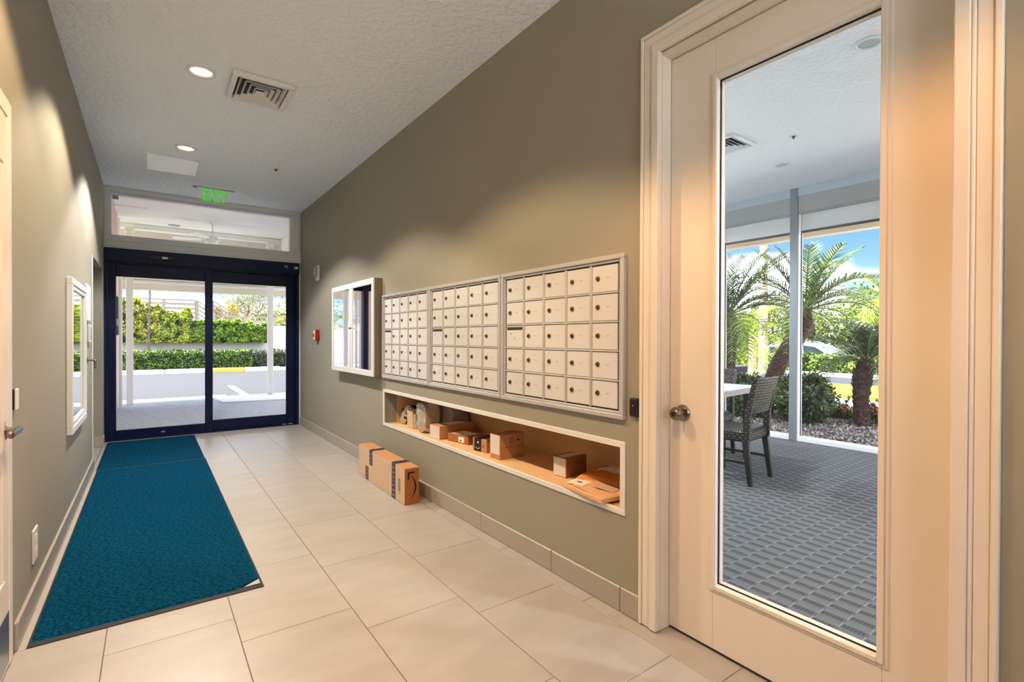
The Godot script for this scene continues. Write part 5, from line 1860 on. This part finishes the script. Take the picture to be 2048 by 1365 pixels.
	for i in 8:
		var y := i in [2, 4]
		tree(tl[i], P(pos[i][0], -0.6, pos[i][1]), 5.0 + (i % 3) * 0.8, Vector3(3.6, 2.6, 3.6), 5500, 0.27, Color(0.30, 0.40, 0.06) if y else Color(0.14, 0.24, 0.08), Color(0.60, 0.68, 0.18) if y else Color(0.38, 0.47, 0.20), M.pole_wood, 11)
	for q in [[45.0, 26.0, "long dark hedge at the far end of the distant lawn"]]:
		hedge("distant_hedge", q[2], P(q[0], -0.55, q[1]), Vector3(46, 1.7, 2.0), 7000, 0.4, Color(0.14, 0.24, 0.10), Color(0.36, 0.46, 0.22), 0.4, -PI / 2)
	car()


func car() -> void:
	var t := thing("car", "white estate car with roof rails on the road behind the hedge", "car", P(26.6, -0.65, 11.2), 0.0)
	t.rotation.y = -PI / 2 - 0.02
	# drawn side-on: x along the car (front at +x), y up; half width 0.9
	var body := PackedVector2Array([Vector2(-2.3, 0.35), Vector2(-2.34, 0.75), Vector2(-2.28, 1.02), Vector2(1.15, 1.05), Vector2(1.9, 0.98), Vector2(2.25, 0.86), Vector2(2.34, 0.6), Vector2(2.3, 0.35)])
	var g := G.new()
	g.prism(body, -0.88, 0.88)
	for s in [-1.0, 1.0]:
		for x in [-1.42, 1.42]:
			g.box(Vector3(x, 0.55, s * 0.89), Vector3(0.95, 0.5, 0.06), 0.02)
	obj("body", g, M.car_white, t)
	var cab := PackedVector2Array([Vector2(-2.22, 1.0), Vector2(-2.05, 1.42), Vector2(-1.85, 1.60), Vector2(-0.9, 1.68), Vector2(0.0, 1.66), Vector2(0.45, 1.56), Vector2(1.25, 1.04)])
	g = G.new()
	g.prism(cab, -0.74, 0.74)
	obj("cabin", g, M.car_white, t)
	for s in [-1.0, 1.0]:
		for q in [[[-2.0, 1.08], [-1.9, 1.45], [-1.3, 1.53], [-1.25, 1.08]], [[-1.15, 1.08], [-1.2, 1.54], [-0.35, 1.57], [-0.3, 1.08]], [[-0.2, 1.08], [-0.25, 1.57], [0.30, 1.50], [0.95, 1.08]]]:
			var w := G.new()
			var poly := PackedVector2Array()
			for p in q: poly.append(Vector2(p[0], p[1]))
			w.prism(poly, s * 0.735, s * 0.748)
			obj("side_window", w, M.car_glass, t)
		var r := G.new()
		r.tube([Vector3(-1.85, 1.62, s * 0.62), Vector3(-1.7, 1.71, s * 0.62), Vector3(-0.1, 1.73, s * 0.62), Vector3(0.1, 1.66, s * 0.62)], [0.018, 0.018, 0.018, 0.018], 7)
		obj("roof_rail", r, M.steel, t)
		var m := G.new()
		m.box(Vector3(0.85, 1.12, s * 0.98), Vector3(0.12, 0.14, 0.2), 0.04)
		obj("mirror", m, M.car_white, t)
		for x in [-1.42, 1.42]:
			var wg := G.new()
			wg.T = Transform3D(Basis(Vector3.RIGHT, s * PI / 2), Vector3(x, 0.34, s * 0.80))
			wg.lathe([Vector2(0.34, 0.0), Vector2(0.34, 0.10), Vector2(0.30, 0.13), Vector2(0.22, 0.13), Vector2(0.20, 0.11), Vector2(0, 0.12)], 22)
			obj("wheel", wg, M.tyre, t)
	var wd := G.new()
	wd.quad(Vector3(0.47, 1.55, -0.66), Vector3(0.47, 1.55, 0.66), Vector3(1.24, 1.06, 0.70), Vector3(1.24, 1.06, -0.70), Vector3(0.53, 0.85, 0).normalized())
	wd.T = Transform3D(Basis(), Vector3(0.012, 0.014, 0))
	obj("windscreen", wd, M.car_glass, t)


func _ready() -> void:
	rng.seed = 4711
	make_view()
	make_materials()
	make_lobby()
	make_entrance()
	make_room_door()
	make_room()
	make_left_wall_things()
	make_mats()
	make_mailboxes()
	make_notice_case()
	make_shelf()
	make_parcels()
	make_ceiling_things()
	make_front()
	make_garden()
